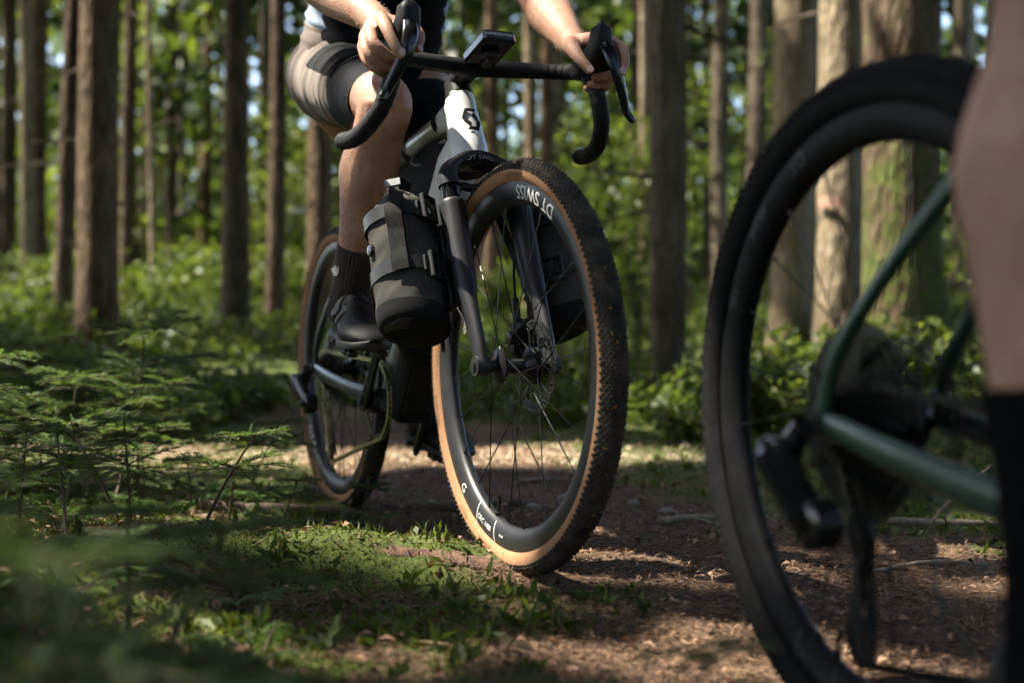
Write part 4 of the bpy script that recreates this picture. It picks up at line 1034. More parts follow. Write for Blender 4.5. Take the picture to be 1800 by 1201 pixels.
MB().grid(Gh).build('blue_undershirt', M_blue, p1, 180)
for sh, el in ((shR, elR), (shL, elL)):
    MB().grid(cloth_tube([(*lerp(sh, el, -.1), .075, .075), (*lerp(sh, el, .3), .066, .066), (*lerp(sh, el, .62), .060, .060)], 24, 32, .002, 9)).build('sleeve', M_blue, p1, 180)
def dress_leg(kn, an, heel, toe, sock_m, side, parent):
    dn_ = nrm(an - kn)
    so = sock(parent, [lerp(kn, an, .73) + back * .006, lerp(kn, an, .90) + back * .002, an, an - dn_ * -.035 + (toe - heel) * .02, an + dn_ * .055], [.0415, .0385, .0385, .0405, .038], sock_m)
    sh_ = shoe(parent, heel, toe, (0, 0, 1), side)
    return so, sh_
hR, tRp = A_(.425, -.118, .425), A_(.690, -.138, .385)
so1, shoe1 = dress_leg(knR, anR, hR, tRp, M_sock, -1, p1)
hL, tLp = A_(.205, .118, .190), A_(.470, .138, .150)
dress_leg(knL, anL, hL, tLp, M_sock, 1, p1)
# small three-leaf mark on the sock
lm = MB(); c0 = lerp(knR, anR, .905) ; sd = nrm(A_(.25, -.97, 0))
for da in (-.7, 0, .7):
    e1 = nrm(A_(math.sin(da) * .97, math.sin(da) * .25, math.cos(da))); e2 = np.cross(sd, e1)
    cc_ = c0 + sd * .0405 + e1 * .009
    for q in (-.0085, -.0030, .0025, .0075):
        wq = .0052 * math.sqrt(max(.1, 1 - (q / .0105) ** 2)); lm.add([cc_ + e1 * q - e2 * wq, cc_ + e1 * q + e2 * wq, cc_ + e1 * (q + .0032) + e2 * wq * .9, cc_ + e1 * (q + .0032) - e2 * wq * .9], [(0, 1, 2, 3)])
lm.build('sock_emblem', M_white, so1, flat=True)
M_hair2 = mat('brown_leg_hair', (0.20, 0.12, 0.07), 0.6, var=0.2)
body_hair(p1, [(elR, wrR, .044, .028, .55), (elL, wrL, .044, .028, .55)], 520, 4, .007)
lh = body_hair(p1, [(knR, lerp(knR, anR, .33), .053, .060, .8), (lerp(knR, anR, .33) + back * .018, lerp(knR, anR, .75), .058, .042, 1.0), (lerp(hipR, knR, .88), knR, .058, .056, .2)], 650, 5, .008)
lh.data.materials[0] = M_hair2
hm = MB().lathe([(.02, .125), (.06, .115), (.10, .075), (.113, .03), (.112, .0), (.10, -.01)], (.595, 0, 1.665), (-.15, 0, 1), 28); hm.build('helmet', M_helm, p1, 60)

# ------------------------------------------------------------------ rider of the green bicycle
p2 = empty('person', MB2)
tag(p2, 'blurred second rider with bare calf and black sock on the green bicycle', 'person')
back = A_(-1, 0, .05)
hipR, knR, anR = A_(.26, -.095, 1.00), A_(.392, -.118, .690), A_(.386, -.128, .262)
hipL, knL, anL = A_(.26, .095, 1.00), A_(.66, .10, .86), A_(.42, .124, .555)
b2m = MB()
limb(b2m, [(.24, 0, 1.0, .10, .15), (.29, 0, 1.10, .105, .14), (.37, 0, 1.22, .11, .145), (.45, 0, 1.34, .11, .165), (.50, 0, 1.41, .075, .13), (.53, 0, 1.46, .055, .058), (.555, 0, 1.52, .05, .052)], 30, 26, (1, 0, 0))
limb(b2m, [(.585, 0, 1.56, .070, .062), (.60, 0, 1.62, .095, .078), (.595, 0, 1.68, .088, .074)], 12, 20, (1, 0, 0))
leg(b2m, hipR, knR, anR, back); leg(b2m, hipL, knL, anL, back)
wr2 = [A_(.925, s * .195, .955) for s in (-1, 1)]; el2 = [A_(.72, s * .24, 1.09) for s in (-1, 1)]; sh2 = [A_(.50, s * .185, 1.37) for s in (-1, 1)]
for w_, e_, s_ in zip(wr2, el2, sh2): arm(b2m, s_, e_, w_)
for sg, w_ in zip((-1, 1), wr2):
    fl = lambda L: [tuple(A_(p[0], sg * abs(p[1]), p[2])) for p in L]
    hand(b2m, w_, fl(mR), [fl(q) for q in fR], fl(tR))
remesh('body', b2m, .0055, M_skin, p2, 4)
for hip, kn, sg in ((hipR, knR, -1), (hipL, knL, 1)):
    MB().grid(cloth_tube([sh_c(hip, kn, -.1, .112), sh_c(hip, kn, .2, .100), sh_c(hip, kn, .5, .083), sh_c(hip, kn, .72, .070)], 40, 48, .0012, 31 + sg)).build('shorts_leg', M_bib, p2, 180)
MB().grid(Gt).build('shorts_seat', M_bib, p2, 180); MB().grid(Gs).build('black_top', M_shirt, p2, 180)
for sh, el in zip(sh2, el2):
    MB().grid(cloth_tube([(*lerp(sh, el, -.1), .075, .075), (*lerp(sh, el, .3), .066, .066), (*lerp(sh, el, .62), .060, .060)], 24, 32, .002, 9)).build('sleeve', M_shirt, p2, 180)
def tall_sock(kn, an):
    dn_ = nrm(an - kn)
    sock(p2, [lerp(kn, an, .645) + back * .011, lerp(kn, an, .75) + back * .006, lerp(kn, an, .90) + back * .002, an, an + dn_ * .06], [.0475, .0412, .0362, .0355, .037], M_sockb)
tall_sock(knR, anR); tall_sock(knL, anL)
shoe(p2, A_(.326, -.122, .165), A_(.595, -.140, .150), (0, 0, 1), -1)
shoe(p2, A_(.36, .118, .462), A_(.625, .138, .435), (0, 0, 1), 1)
hm = MB().lathe([(.02, .125), (.06, .115), (.10, .075), (.113, .03), (.112, .0), (.10, -.01)], (.595, 0, 1.665), (-.15, 0, 1), 28); hm.build('helmet', M_helm, p2, 60)

# ================================================================== TREES
def bark_mat(name, dark, light, moss=0.5, mossz=1.2):
    m = bpy.data.materials.new(name); m.use_nodes = True; nt = m.node_tree; b = nt.nodes['Principled BSDF']; N = nt.nodes.new; L = nt.links.new
    tc = N('ShaderNodeTexCoord'); mp = N('ShaderNodeMapping'); mp.inputs['Scale'].default_value = (1, 1, .22); L(tc.outputs['Object'], mp.inputs[0])
    n1 = N('ShaderNodeTexNoise'); n1.inputs['Scale'].default_value = 22; n1.inputs['Detail'].default_value = 8; n1.inputs['Roughness'].default_value = .65; L(mp.outputs[0], n1.inputs[0])
    vo = N('ShaderNodeTexVoronoi'); vo.inputs['Scale'].default_value = 45; L(mp.outputs[0], vo.inputs[0])
    n3 = N('ShaderNodeTexNoise'); n3.inputs['Scale'].default_value = 2.2; n3.inputs['Detail'].default_value = 5; L(tc.outputs['Object'], n3.inputs[0])
    rp = N('ShaderNodeValToRGB'); rp.color_ramp.elements[0].position = .3; rp.color_ramp.elements[1].position = .72; rp.color_ramp.elements[0].color = lin(dark); rp.color_ramp.elements[1].color = lin(light); L(n1.outputs[0], rp.inputs[0])
    r2 = N('ShaderNodeValToRGB'); r2.color_ramp.elements[0].color = (.55, .5, .46, 1); r2.color_ramp.elements[1].color = (1.15, 1.12, 1.1, 1); r2.color_ramp.elements[0].position = .35; r2.color_ramp.elements[1].position = .65; L(n3.outputs[0], r2.inputs[0])
    mu = N('ShaderNodeMixRGB'); mu.blend_type = 'MULTIPLY'; mu.inputs[0].default_value = 1; L(rp.outputs[0], mu.inputs[1]); L(r2.outputs[0], mu.inputs[2])
    sx = N('ShaderNodeSeparateXYZ'); L(tc.outputs['Object'], sx.inputs[0])
    mr = N('ShaderNodeMapRange'); mr.inputs[1].default_value = mossz; mr.inputs[2].default_value = 0.0; mr.inputs[3].default_value = 0; mr.inputs[4].default_value = moss; L(sx.outputs[2], mr.inputs[0])
    n4 = N('ShaderNodeTexNoise'); n4.inputs['Scale'].default_value = 7; n4.inputs['Detail'].default_value = 7; n4.inputs['Roughness'].default_value = .7; L(tc.outputs['Object'], n4.inputs[0])
    ad = N('ShaderNodeMath'); ad.operation = 'ADD'; L(mr.outputs[0], ad.inputs[0]); L(n4.outputs[0], ad.inputs[1])
    r3 = N('ShaderNodeValToRGB'); r3.color_ramp.elements[0].position = .78; r3.color_ramp.elements[1].position = .92; r3.color_ramp.elements[0].color = (0, 0, 0, 1); r3.color_ramp.elements[1].color = (1, 1, 1, 1); L(ad.outputs[0], r3.inputs[0])
    mm = N('ShaderNodeMixRGB'); L(r3.outputs[0], mm.inputs[0]); L(mu.outputs[0], mm.inputs[1]); mm.inputs[2].default_value = (.095, .115, .028, 1); L(mm.outputs[0], b.inputs['Base Color'])
    b.inputs['Roughness'].default_value = .9; b.inputs['Specular IOR Level'].default_value = .2
    bu = N('ShaderNodeBump'); bu.inputs['Strength'].default_value = .9; bu.inputs['Distance'].default_value = .035; ah = N('ShaderNodeMath'); ah.operation = 'ADD'; L(n1.outputs[0], ah.inputs[0]); L(vo.outputs['Distance'], ah.inputs[1]); L(ah.outputs[0], bu.inputs['Height']); L(bu.outputs[0], b.inputs['Normal'])
    return m
BK = {'red': bark_mat('reddish_spruce_bark', (.050, .034, .021), (.215, .150, .092), .45),
      'dark': bark_mat('dark_spruce_bark', (.042, .030, .019), (.170, .125, .080), .40),
      'grey': bark_mat('grey_spruce_bark', (.050, .042, .030), (.205, .172, .122), .30),
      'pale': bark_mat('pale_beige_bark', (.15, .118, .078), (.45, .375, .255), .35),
      'moss': bark_mat('mossy_spruce_bark', (.050, .036, .024), (.23, .165, .110), .455, 5.0)}
M_spray = leafmat('spruce_spray', (.014, .030, .010), (.050, .085, .022), .30, .6)
M_leafb = leafmat('beech_leaf', (.045, .072, .018), (.145, .185, .044), .52, .45)
M_herb = leafmat('undergrowth_leaf', (.030, .052, .014), (.110, .145, .034), .48, .5)
M_needle = leafmat('seedling_needle', (.034, .064, .020), (.100, .160, .045), .50, .5)
M_fern = leafmat('fern_frond', (.035, .075, .015), (.085, .150, .028), .4, .5)

# chosen places to light, by gaps cut in the crowns along the sun's rays: (point, gap radius)
def w1(*p): return np.array((MB1 @ Vector(p))[:])
LIT = []
def lit(p, r): LIT.append((np.asarray(p, float), r))
for x in np.arange(-1.35, .55, .16): lit((x, 3.95 + .10 * math.sin(x * 5), .03), .21 + .06 * math.sin(x * 9))
for x, y, r in [(-.36, 2.14, .10), (-.27, 2.12, .11), (-.16, 2.10, .11), (-.07, 2.06, .09), (.30, 2.30, .05), (.44, 2.24, .04), (.12, 1.60, .08), (.28, 1.56, .09), (.45, 1.60, .08), (.06, 1.78, .04), (-.45, 2.40, .04), (-1.0, 3.0, .10), (-.75, 3.4, .10), (.95, 1.75, .05), (.70, 2.05, .04)]: lit((x, y, .03), r)
for x in np.linspace(.55, 1.35, 6): lit((x, 4.7, .35), .26)
for z in np.arange(.7, 2.6, .3): lit((1.88, 6.42 + .05 * math.sin(z * 7), z), .12 + .07 * math.sin(z * 5))
for x, y, z, r in [(-.95, 3.0, .36, .18), (-.80, 3.0, .30, .12), (-1.15, 2.7, .28, .13), (-1.30, 2.85, .30, .12), (-1.05, 2.4, .22, .10), (-1.25, 3.25, .32, .14), (-1.0, 2.85, .25, .10), (-.80, 2.5, .16, .08), (-.95, 2.1, .20, .08), (-.60, 2.75, .06, .08), (-.20, .60, .24, .035), (-.28, .75, .26, .045), (-.12, .62, .18, .03), (-.50, 1.2, .20, .05), (-.66, 1.5, .18, .06), (-.2, 1.5, .04, .05), (-.25, 1.2, .16, .04), (-.45, 1.5, .12, .05), (-.62, 1.8, .10, .05), (-.12, 1.35, .06, .04), (-.75, 2.2, .08, .05), (.95, 2.5, .05, .08), (1.1, 2.8, .06, .08), (.85, 2.0, .03, .07), (1.1, 1.9, .03, .06)]: lit((x, y, z), r)
for p, r in [((.80, -.25, 1.05), .08), ((.90, -.21, .98), .08), ((1.0, -.22, .94), .07), ((.40, -.19, 1.03), .10), ((.30, -.19, 1.09), .10), ((.76, .24, 1.07), .10), ((.86, .22, 1.02), .10), ((.93, .20, .97), .08), ((.81, -.02, .87), .07), ((.83, -.01, .83), .07), ((.845, 0, .79), .06), ((.90, -.20, .63), .07), ((.93, -.20, .54), .07), ((.97, -.20, .45), .06), ((.78, -.04, .30), .06), ((.75, -.04, .42), .06), ((.86, -.04, .16), .06), ((.97, -.03, .05), .05), ((1.05, -.02, .70), .04)]: lit(w1(*p), r)
SH = [(.95, 4.75, .30, .32, 9, 700, .065, 'sunlit bramble-like shrub glowing beside the trail between the two wheels'),
 (.62, 4.35, .16, .16, 6, 160, .055, 'small leafy plant seen through the lower spokes of the front wheel'),
 (1.32, 5.3, .32, .36, 8, 480, .06, 'leafy shrub directly behind the foreground wheel'),
 (1.66, 5.2, .36, .26, 6, 240, .075, 'young shrub with bright leaves at the foot of the mossy trunk'),
 (1.02, 9.6, 2.3, .55, 4, 700, .075, 'tall young beech with bright leaf tiers right of the front tyre'),
 (-3.2, 10.6, .75, .7, 9, 900, .07, 'bright shrub right of the thick reddish trunk'),
 (-2.75, 11.6, .9, .7, 9, 900, .07, 'shrub in the middle of the left wood, before the thin pale pole'),
 (-1.95, 12.0, .85, .6, 8, 800, .07, 'shrub between the two dark trunks left of the rider'),
 (-4.55, 11.6, .7, .6, 8, 700, .07, 'shrub between the pale trunk and the slim dark trunk'),
 (-1.15, 13.0, 1.0, .7, 8, 800, .08, 'shaded shrub behind the rear wheel'),
 (1.25, 11.2, 1.0, .7, 8, 900, .08, 'green shrub behind the flared grey trunk'),
 (.45, 12.2, .9, .7, 8, 800, .08, 'shrub seen through the upper spokes of the front wheel'),
 (-.25, 11.8, .8, .6, 8, 700, .08, 'shrub behind the fork legs'),
 (2.45, 11.0, 1.1, .6, 8, 700, .08, 'shrub at the foot of the grey trunks between the bicycles'),
 (3.6, 9.0, 1.0, .6, 8, 700, .08, 'shrub beyond the massive mossy trunk'),
 (-5.3, 9.5, .8, .7, 8, 800, .08, 'dark shrub at the left edge of the picture'),
 (1.95, 14.5, 3.2, .9, 5, 900, .10, 'tall leafy sapling between the grey trunks right of centre'),
 (3.1, 15.5, 3.8, 1.0, 5, 900, .10, 'tall leafy sapling behind the broad light-brown trunk'),
 (-2.9, 15.0, 3.5, 1.1, 5, 1000, .10, 'tall leafy sapling behind the leaning dark trunk'),
 (.75, 14.5, 3.3, .9, 5, 900, .10, 'tall leafy sapling behind the drop bar'),
 (-.6, 16.0, 3.6, 1.0, 5, 900, .10, 'tall leafy sapling behind the rider')]
for i in (0, 3, 4, 5, 6, 8, 16, 18):
    a = SH[i]; lit((a[0], a[1], float(H(a[0], a[1])) + a[2] * .62), a[3] * .75); lit((a[0] + .15, a[1] - .1, float(H(a[0], a[1])) + a[2] * .9), a[3] * .55)

def crown_sprays(X, Y, z0, z1, rmax, n, g, size):
    C = []; D = []
    nb = max(12, n // 26)
    for i in range(nb):
        k = ((i + g.uniform(0, 1)) / nb); z = z0 + (z1 - z0) * k
        ln = rmax * (1 - k) ** .75 * g.uniform(.65, 1.1) + .25; a = g.uniform(0, 6.2832); d = np.array([math.cos(a), math.sin(a), 0])
        m = max(4, int(26 * ln / rmax + 6)); t = g.uniform(.12, 1, m)
        side = np.array([-d[1], d[0], 0]); w = (1.05 - t) * .45 * ln
        off = g.uniform(-1, 1, m)
        P = np.array([X, Y, z]) + d * (t * ln)[:, None] + side * (off * w)[:, None]
        P[:, 2] += -.30 * ln * t ** 1.6 + .10 * ln * t - g.uniform(0, .15, m)
        C.append(P); dd = d + side * (off * .9)[:, None]; dd[:, 2] -= g.uniform(.1, .8, m); D.append(dd)
    C = np.vstack(C); D = np.vstack(D)
    keep = np.ones(len(C), bool)
    Dn = nrm(D); E1 = nrm(np.cross(SUN, [0, 0, 1.0])); E2 = np.cross(SUN, E1); Q3 = [C + Dn * size * q for q in (0, .45, .9)]
    QA = [np.stack([q @ E1, q @ E2, q @ SUN], 1) for q in Q3]; lo = np.min([q.min(0) for q in QA], 0); hi = np.max([q.max(0) for q in QA], 0)
    jit = g.uniform(-.04, .05, len(C))
    for p, r in LIT:  # cuts away sprays that would shade a chosen place
        pa = (p @ E1, p @ E2, p @ SUN); m_ = r + size * .12 + .06
        if pa[0] < lo[0] - m_ or pa[0] > hi[0] + m_ or pa[1] < lo[1] - m_ or pa[1] > hi[1] + m_ or pa[2] > hi[2]: continue
        for q in QA:
            keep &= ~((q[:, 2] > pa[2] + .3) & ((q[:, 0] - pa[0]) ** 2 + (q[:, 1] - pa[1]) ** 2 < (r + size * .12 + jit) ** 2))
    C, D = C[keep], D[keep]; n = len(C)
    Nn = rand_dirs(n, 1.6, g)
    V, F = leaf_quads(C, D, Nn, size * g.uniform(.7, 1.3, n), size * .42 * g.uniform(.7, 1.3, n), .15, .4)
    return V, F, np.repeat(g.uniform(0, 1, n), 4)
def make_trunk(X, Y, r, h, tx, ty, g, detail):
    seg = 28 if detail else 12; rows = 46 if detail else 14
    s = np.concatenate([np.linspace(0, .9, rows // 3), np.linspace(1.1, min(7, h * .4), rows // 3), np.linspace(min(7, h * .4) * 1.15, h, rows - 2 * (rows // 3))])
    a = np.linspace(0, 2 * np.pi, seg, endpoint=False); z0 = float(H(X, Y)) - .12
    nf = g.integers(4, 7); ph = g.uniform(0, 6.28)
    S, Aa = np.meshgrid(s, a, indexing='ij')
    rad = r * (1 - .72 * S / h) * (1 + .55 * np.exp(-S / .22) * (.6 + .5 * np.sin(nf * Aa + ph)) + .06 * np.sin(2 * Aa + S * 1.3 + ph))
    if detail: rad = rad * (1 + .13 * (fbm(Aa * 3.2 + 9 * X, S * 2.2, 5) - .45) + .07 * (vn(Aa * 9 + X * 3, S * 8, 9) - .5))
    bx = tx * S / 4 + .02 * np.sin(S * .8 + ph); by = ty * S / 4 + .02 * np.cos(S * .7 + ph)
    G = np.stack([bx + rad * np.cos(Aa), by + rad * np.sin(Aa), z0 + S], -1)
    return G, z0
tree_n = 0
def tree(X, Y, r, bark, label, name='spruce_tree', h=None, tilt=(0, 0), cb=None, rmax=2.0, n=1800, size=.36, detail=True, group=None, stubs=5, seed=None):
    global tree_n
    tree_n += 1; g = np.random.default_rng(1000 + tree_n if seed is None else seed)
    h = h or g.uniform(17, 22); cb = cb if cb is not None else g.uniform(6.0, 8.5)
    G, z0 = make_trunk(X, Y, r, h, tilt[0], tilt[1], g, detail)
    o = empty(name, Matrix.Translation((X, Y, 0))); tag(o, label, 'tree', group)
    tr = MB().grid(G, capb=False, capa=False).build('trunk', BK[bark], o, 180)
    if n:
        V, F, t = crown_sprays(tilt[0] * h * .15, tilt[1] * h * .15, z0 + cb, z0 + h, rmax, n, g, size) if False else crown_sprays(X + tilt[0] * h * .15, Y + tilt[1] * h * .15, z0 + cb, z0 + h, rmax, n, g, size)
        link('crown', mesh_np('crown', V - np.array([X, Y, 0]), F, M_spray, False, t), o)
    for i in range(stubs):
        z = g.uniform(.8, 4.5); a = g.uniform(0, 6.28); ln = g.uniform(.10, .55); d = np.array([math.cos(a), math.sin(a), g.uniform(-.25, .25)]); c = np.array([tilt[0] * z / 4, tilt[1] * z / 4, z0 + z])
        rb = g.uniform(.006, .014)
        P = spline([c + d * r * .6, c + d * (r + ln * .5) + [0, 0, -.01], c + d * (r + ln) + [0, 0, -.06 * ln]], 6)
        MB().tube(P, np.linspace(rb, rb * .4, 6), 6).build('dead_branch', BK['grey'], tr, 180)
    return o
F_ = 2116.0
def at(px, d): return (px - 900) / F_ * d
# trees one can tell apart: pixel-free world positions worked out from the photograph's perspective
VT = [  # X, Y, r, bark, tilt-x over 4 m, label
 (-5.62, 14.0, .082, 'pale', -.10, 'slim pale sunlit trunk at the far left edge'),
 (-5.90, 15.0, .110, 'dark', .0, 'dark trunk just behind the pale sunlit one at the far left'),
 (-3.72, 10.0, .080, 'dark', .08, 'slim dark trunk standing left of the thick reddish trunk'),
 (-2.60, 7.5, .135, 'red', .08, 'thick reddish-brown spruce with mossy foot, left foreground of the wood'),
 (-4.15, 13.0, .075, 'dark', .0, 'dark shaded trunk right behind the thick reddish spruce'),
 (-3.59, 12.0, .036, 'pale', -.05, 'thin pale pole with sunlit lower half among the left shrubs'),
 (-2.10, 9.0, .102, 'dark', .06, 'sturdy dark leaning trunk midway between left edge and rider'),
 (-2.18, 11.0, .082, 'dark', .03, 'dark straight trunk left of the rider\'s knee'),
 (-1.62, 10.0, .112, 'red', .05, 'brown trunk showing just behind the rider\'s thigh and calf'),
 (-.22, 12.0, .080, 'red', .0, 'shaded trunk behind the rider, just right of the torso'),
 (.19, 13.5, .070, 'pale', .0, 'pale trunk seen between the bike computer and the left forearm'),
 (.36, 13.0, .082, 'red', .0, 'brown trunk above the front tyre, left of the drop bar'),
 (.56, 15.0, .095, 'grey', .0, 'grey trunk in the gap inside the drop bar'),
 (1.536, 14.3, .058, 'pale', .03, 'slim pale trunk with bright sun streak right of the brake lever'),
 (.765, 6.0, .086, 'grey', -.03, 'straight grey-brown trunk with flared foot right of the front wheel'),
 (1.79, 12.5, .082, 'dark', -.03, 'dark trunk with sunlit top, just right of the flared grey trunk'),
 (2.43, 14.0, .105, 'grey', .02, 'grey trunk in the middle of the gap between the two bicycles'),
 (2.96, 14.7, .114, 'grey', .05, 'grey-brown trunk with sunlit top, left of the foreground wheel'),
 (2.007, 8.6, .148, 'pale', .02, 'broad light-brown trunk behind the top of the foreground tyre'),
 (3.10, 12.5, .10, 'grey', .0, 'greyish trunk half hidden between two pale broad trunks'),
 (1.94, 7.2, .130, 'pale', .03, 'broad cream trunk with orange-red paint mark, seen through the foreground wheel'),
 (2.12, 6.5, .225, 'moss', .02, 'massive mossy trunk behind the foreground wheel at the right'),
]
for (X, Y, r, bk, tl, lab) in VT:
    if bk == 'pale' or 'sunlit top' in lab or 'reddish' in lab:
        z0 = float(H(X, Y)); zs = np.arange(.3, 6.5, .22) if 'top' not in lab else np.arange(3.0, 6.5, .22)
        gq = np.random.default_rng(int(abs(X * 100)))
        for z in zs:
            if gq.uniform() < (.80 if Y > 8 else .55): lit((X - r * 1.3 + tl * z / 4, Y, z0 + z), r + .14)
for x, y, z in [(-3.4, 11, .9), (-3.0, 11.5, 1.1), (-2.4, 12, 1.2), (-3.9, 10, .8), (-1.9, 12.5, 1.1), (-5.0, 12, 1.1), (1.3, 11, 1.3), (.9, 10.5, 1.9), (1.0, 10.4, 2.2), (1.5, 12, 2.4), (2.2, 16, 2.8), (2.9, 17, 3.6), (-2.3, 13, 3.4), (-3.0, 15, 3.0), (.3, 16, 3.5), (.8, 15, 2.5), (-.5, 15, 2.0), (1.3, 8.4, .7), (1.05, 5.2, .4)]: lit((x, y, z), .35)
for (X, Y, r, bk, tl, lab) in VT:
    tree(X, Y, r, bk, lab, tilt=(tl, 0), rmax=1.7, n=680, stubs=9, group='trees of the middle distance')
# orange-red forestry mark sprayed on the cream trunk
# canopy trees added out of view towards the sun and around the trail: they shade it
gq = np.random.default_rng(5)
OT = [(x, v + SUN[1] / SUN[0] * x) for x, v in [(-3.6, 3.2), (-5.2, 1.1), (-6.4, 3.1), (-4.6, 4.6), (-8.0, 1.2), (-7.4, 4.5), (-9.6, 3.2), (-6.2, -.8), (-8.8, .2), (-10.6, 1.0), (-9.4, 5.2), (-11.8, 3.0), (-4.2, -.9), (-7.5, 6.8), (-11.5, 6.2), (-12.8, 1.2), (-13.5, 4.5), (-10.2, 9.0), (-14.0, 7.6), (-3.0, -2.6)]]
OT += [(-9.8, 13.2), (-12.4, 13.8), (2.4, -2.4), (-1.6, -2.6), (4.4, 1.0), (.2, -7.0), (3.0, -5.0), (-3.6, -5.6), (6.4, 4.0), (7.4, 2.4), (3.4, 2.2), (3.6, -1.4), (1.0, -3.0), (-2.2, -4.2), (4.6, 4.6), (5.6, 7.6), (6.0, .6), (-.6, -5.2)]
for i, (X, Y) in enumerate(OT):
    tree(X, Y, gq.uniform(.12, .2), ['red', 'dark', 'grey'][i % 3], 'spruce added out of view beside the trail to shade it', cb=gq.uniform(4.6, 7.0), rmax=2.7, n=4300, size=.40, detail=False, group='spruces added around the trail outside the picture', stubs=0)
for i, (X, Y) in enumerate([(-9, -8), (-6, -10.5), (-3, -9.5), (0, -11), (3, -9), (6, -10), (9, -8), (10.5, -4), (11, 0), (10, 4), (-11, -5), (-1.5, -14), (4.5, -13), (8, -12.5), (8.5, 6.5), (-13, -2), (5.2, -6.2), (7.8, -3.2)]):  # added out of view, low crowns to cut sky light from behind the camera
    tree(X, Y, gq.uniform(.12, .2), ['red', 'dark', 'grey'][i % 3], 'low-branched spruce added out of view behind the photographer to block sky light', cb=gq.uniform(.8, 2.0), rmax=3.2, n=650, size=.75, detail=False, group='spruces added out of view behind the photographer', stubs=0, h=gq.uniform(12, 16))
# far trunks
gq = np.random.default_rng(15)
k_ = 0
while k_ < 92:
    Y = gq.uniform(15.5, 34); X = gq.uniform(-.47, .47) * Y
    px_ = 900 + X / Y * F_; bk_ = ['dark', 'grey', 'red', 'grey', 'pale'][k_ % 5]
    lab_ = 'thin distant %s trunk deep in the wood %s' % ({'dark': 'dark', 'grey': 'grey', 'red': 'brown', 'pale': 'pale'}[bk_], 'towards the left edge' if px_ < 280 else 'left of the rider' if px_ < 560 else 'behind the rider and white bicycle' if px_ < 1060 else 'between the two bicycles' if px_ < 1300 else 'behind the green bicycle')
    tree(X, Y, gq.uniform(.06, .15), bk_, lab_, cb=gq.uniform(3.0, 6.5), rmax=1.9, n=220, size=.45, detail=False, group='distant trunks, ' + lab_.split('trunk ')[1], stubs=2, h=gq.uniform(13, 19)); k_ += 1

# ------------------------------------------------------------------ far foliage that reads as one mass
def clump_leaves(cent, rad, per, ln, wd, g, up=.3, flat=.7):
    n = len(cent) * per; c = np.repeat(cent, per, 0); rr = np.repeat(rad, per)
    off = g.normal(size=(n, 3)); off = nrm(off) * (g.uniform(0, 1, n) ** .4)[:, None]; off[:, 2] *= flat
    P = c + off * rr[:, None]
    D = rand_dirs(n, -.2, g); Nn = rand_dirs(n, up * 3, g)
    L_ = ln * g.uniform(.6, 1.4, n)
    V, F = leaf_quads(P, D, Nn, L_, L_ * wd, .2)
    t = np.clip(np.repeat(g.uniform(0, 1, len(cent)), per) * .6 + g.uniform(0, .4, n), 0, 1)
    return V, F, np.repeat(t, 4)
g = np.random.default_rng(77)
Y = g.uniform(17, 56, 9000); X = g.uniform(-.56, .56, 9000) * Y; gz = H(X, Y); z = gz + g.uniform(0, 1, 9000) ** 1.7 * (3.0 + Y * .33)
ok = fbm(X * .28 + 3, z * .33 + Y * .15, 91) >= .33 + .16 * (z - gz) / (Y * .33)
cs = np.stack([X, Y, z], 1)[ok][:1700]; rs = g.uniform(.5, 1.3, len(cs))
parts = [clump_leaves(np.array(cs), np.array(rs), 44, .28, .6, g)]
Y = g.uniform(48, 75, 6000); X = g.uniform(-.56, .56, 6000) * Y; gz = H(X, Y); z = gz + g.uniform(0, 1, 6000) ** 1.2 * 17
ok = fbm(X * .16 + 8, z * .2 + Y * .1, 95) >= .30 + .16 * (z - gz) / 17
cs = np.stack([X, Y, z], 1)[ok][:900]; rs = g.uniform(.9, 2.0, len(cs))
parts.append(clump_leaves(np.array(cs), np.array(rs), 44, .55, .6, g))
fw = link('distant_foliage', stack_mesh('distant_foliage', parts, M_leafb)); tag(fw, 'mass of sunlit and shaded green leaves deep in the wood', 'foliage', kind='stuff')
# ------------------------------------------------------------------ undergrowth covering the floor between the trees
g = np.random.default_rng(78)
Y = 4.3 + g.uniform(0, 1, 9000) ** 1.3 * 14; X = g.uniform(-.52, .52, 9000) * Y; q = fbm(X * .7, Y * .7, 93)
ok = (q >= .38) & (np.abs(X - path_c(Y)) >= .55 * (1 - (Y - 4.3) / 2.6) + .5 * (vn(X * 2.1, Y * 2.1, 17) - .5))
X, Y, q = X[ok][:2500], Y[ok][:2500], q[ok][:2500]; rs = g.uniform(.08, .17, len(X)) * (1 + (Y - 4) * .05)
cs = np.stack([X, Y, H(X, Y) + rs * .5 + (q - .38) * g.uniform(0, .5, len(X))], 1)
parts = [clump_leaves(np.array(cs), np.array(rs), 26, .055, .6, g, .6, .8)]
ug = link('undergrowth', stack_mesh('undergrowth', parts, M_herb)); tag(ug, 'low leafy green undergrowth covering the forest floor behind the trail', 'undergrowth', kind='stuff')

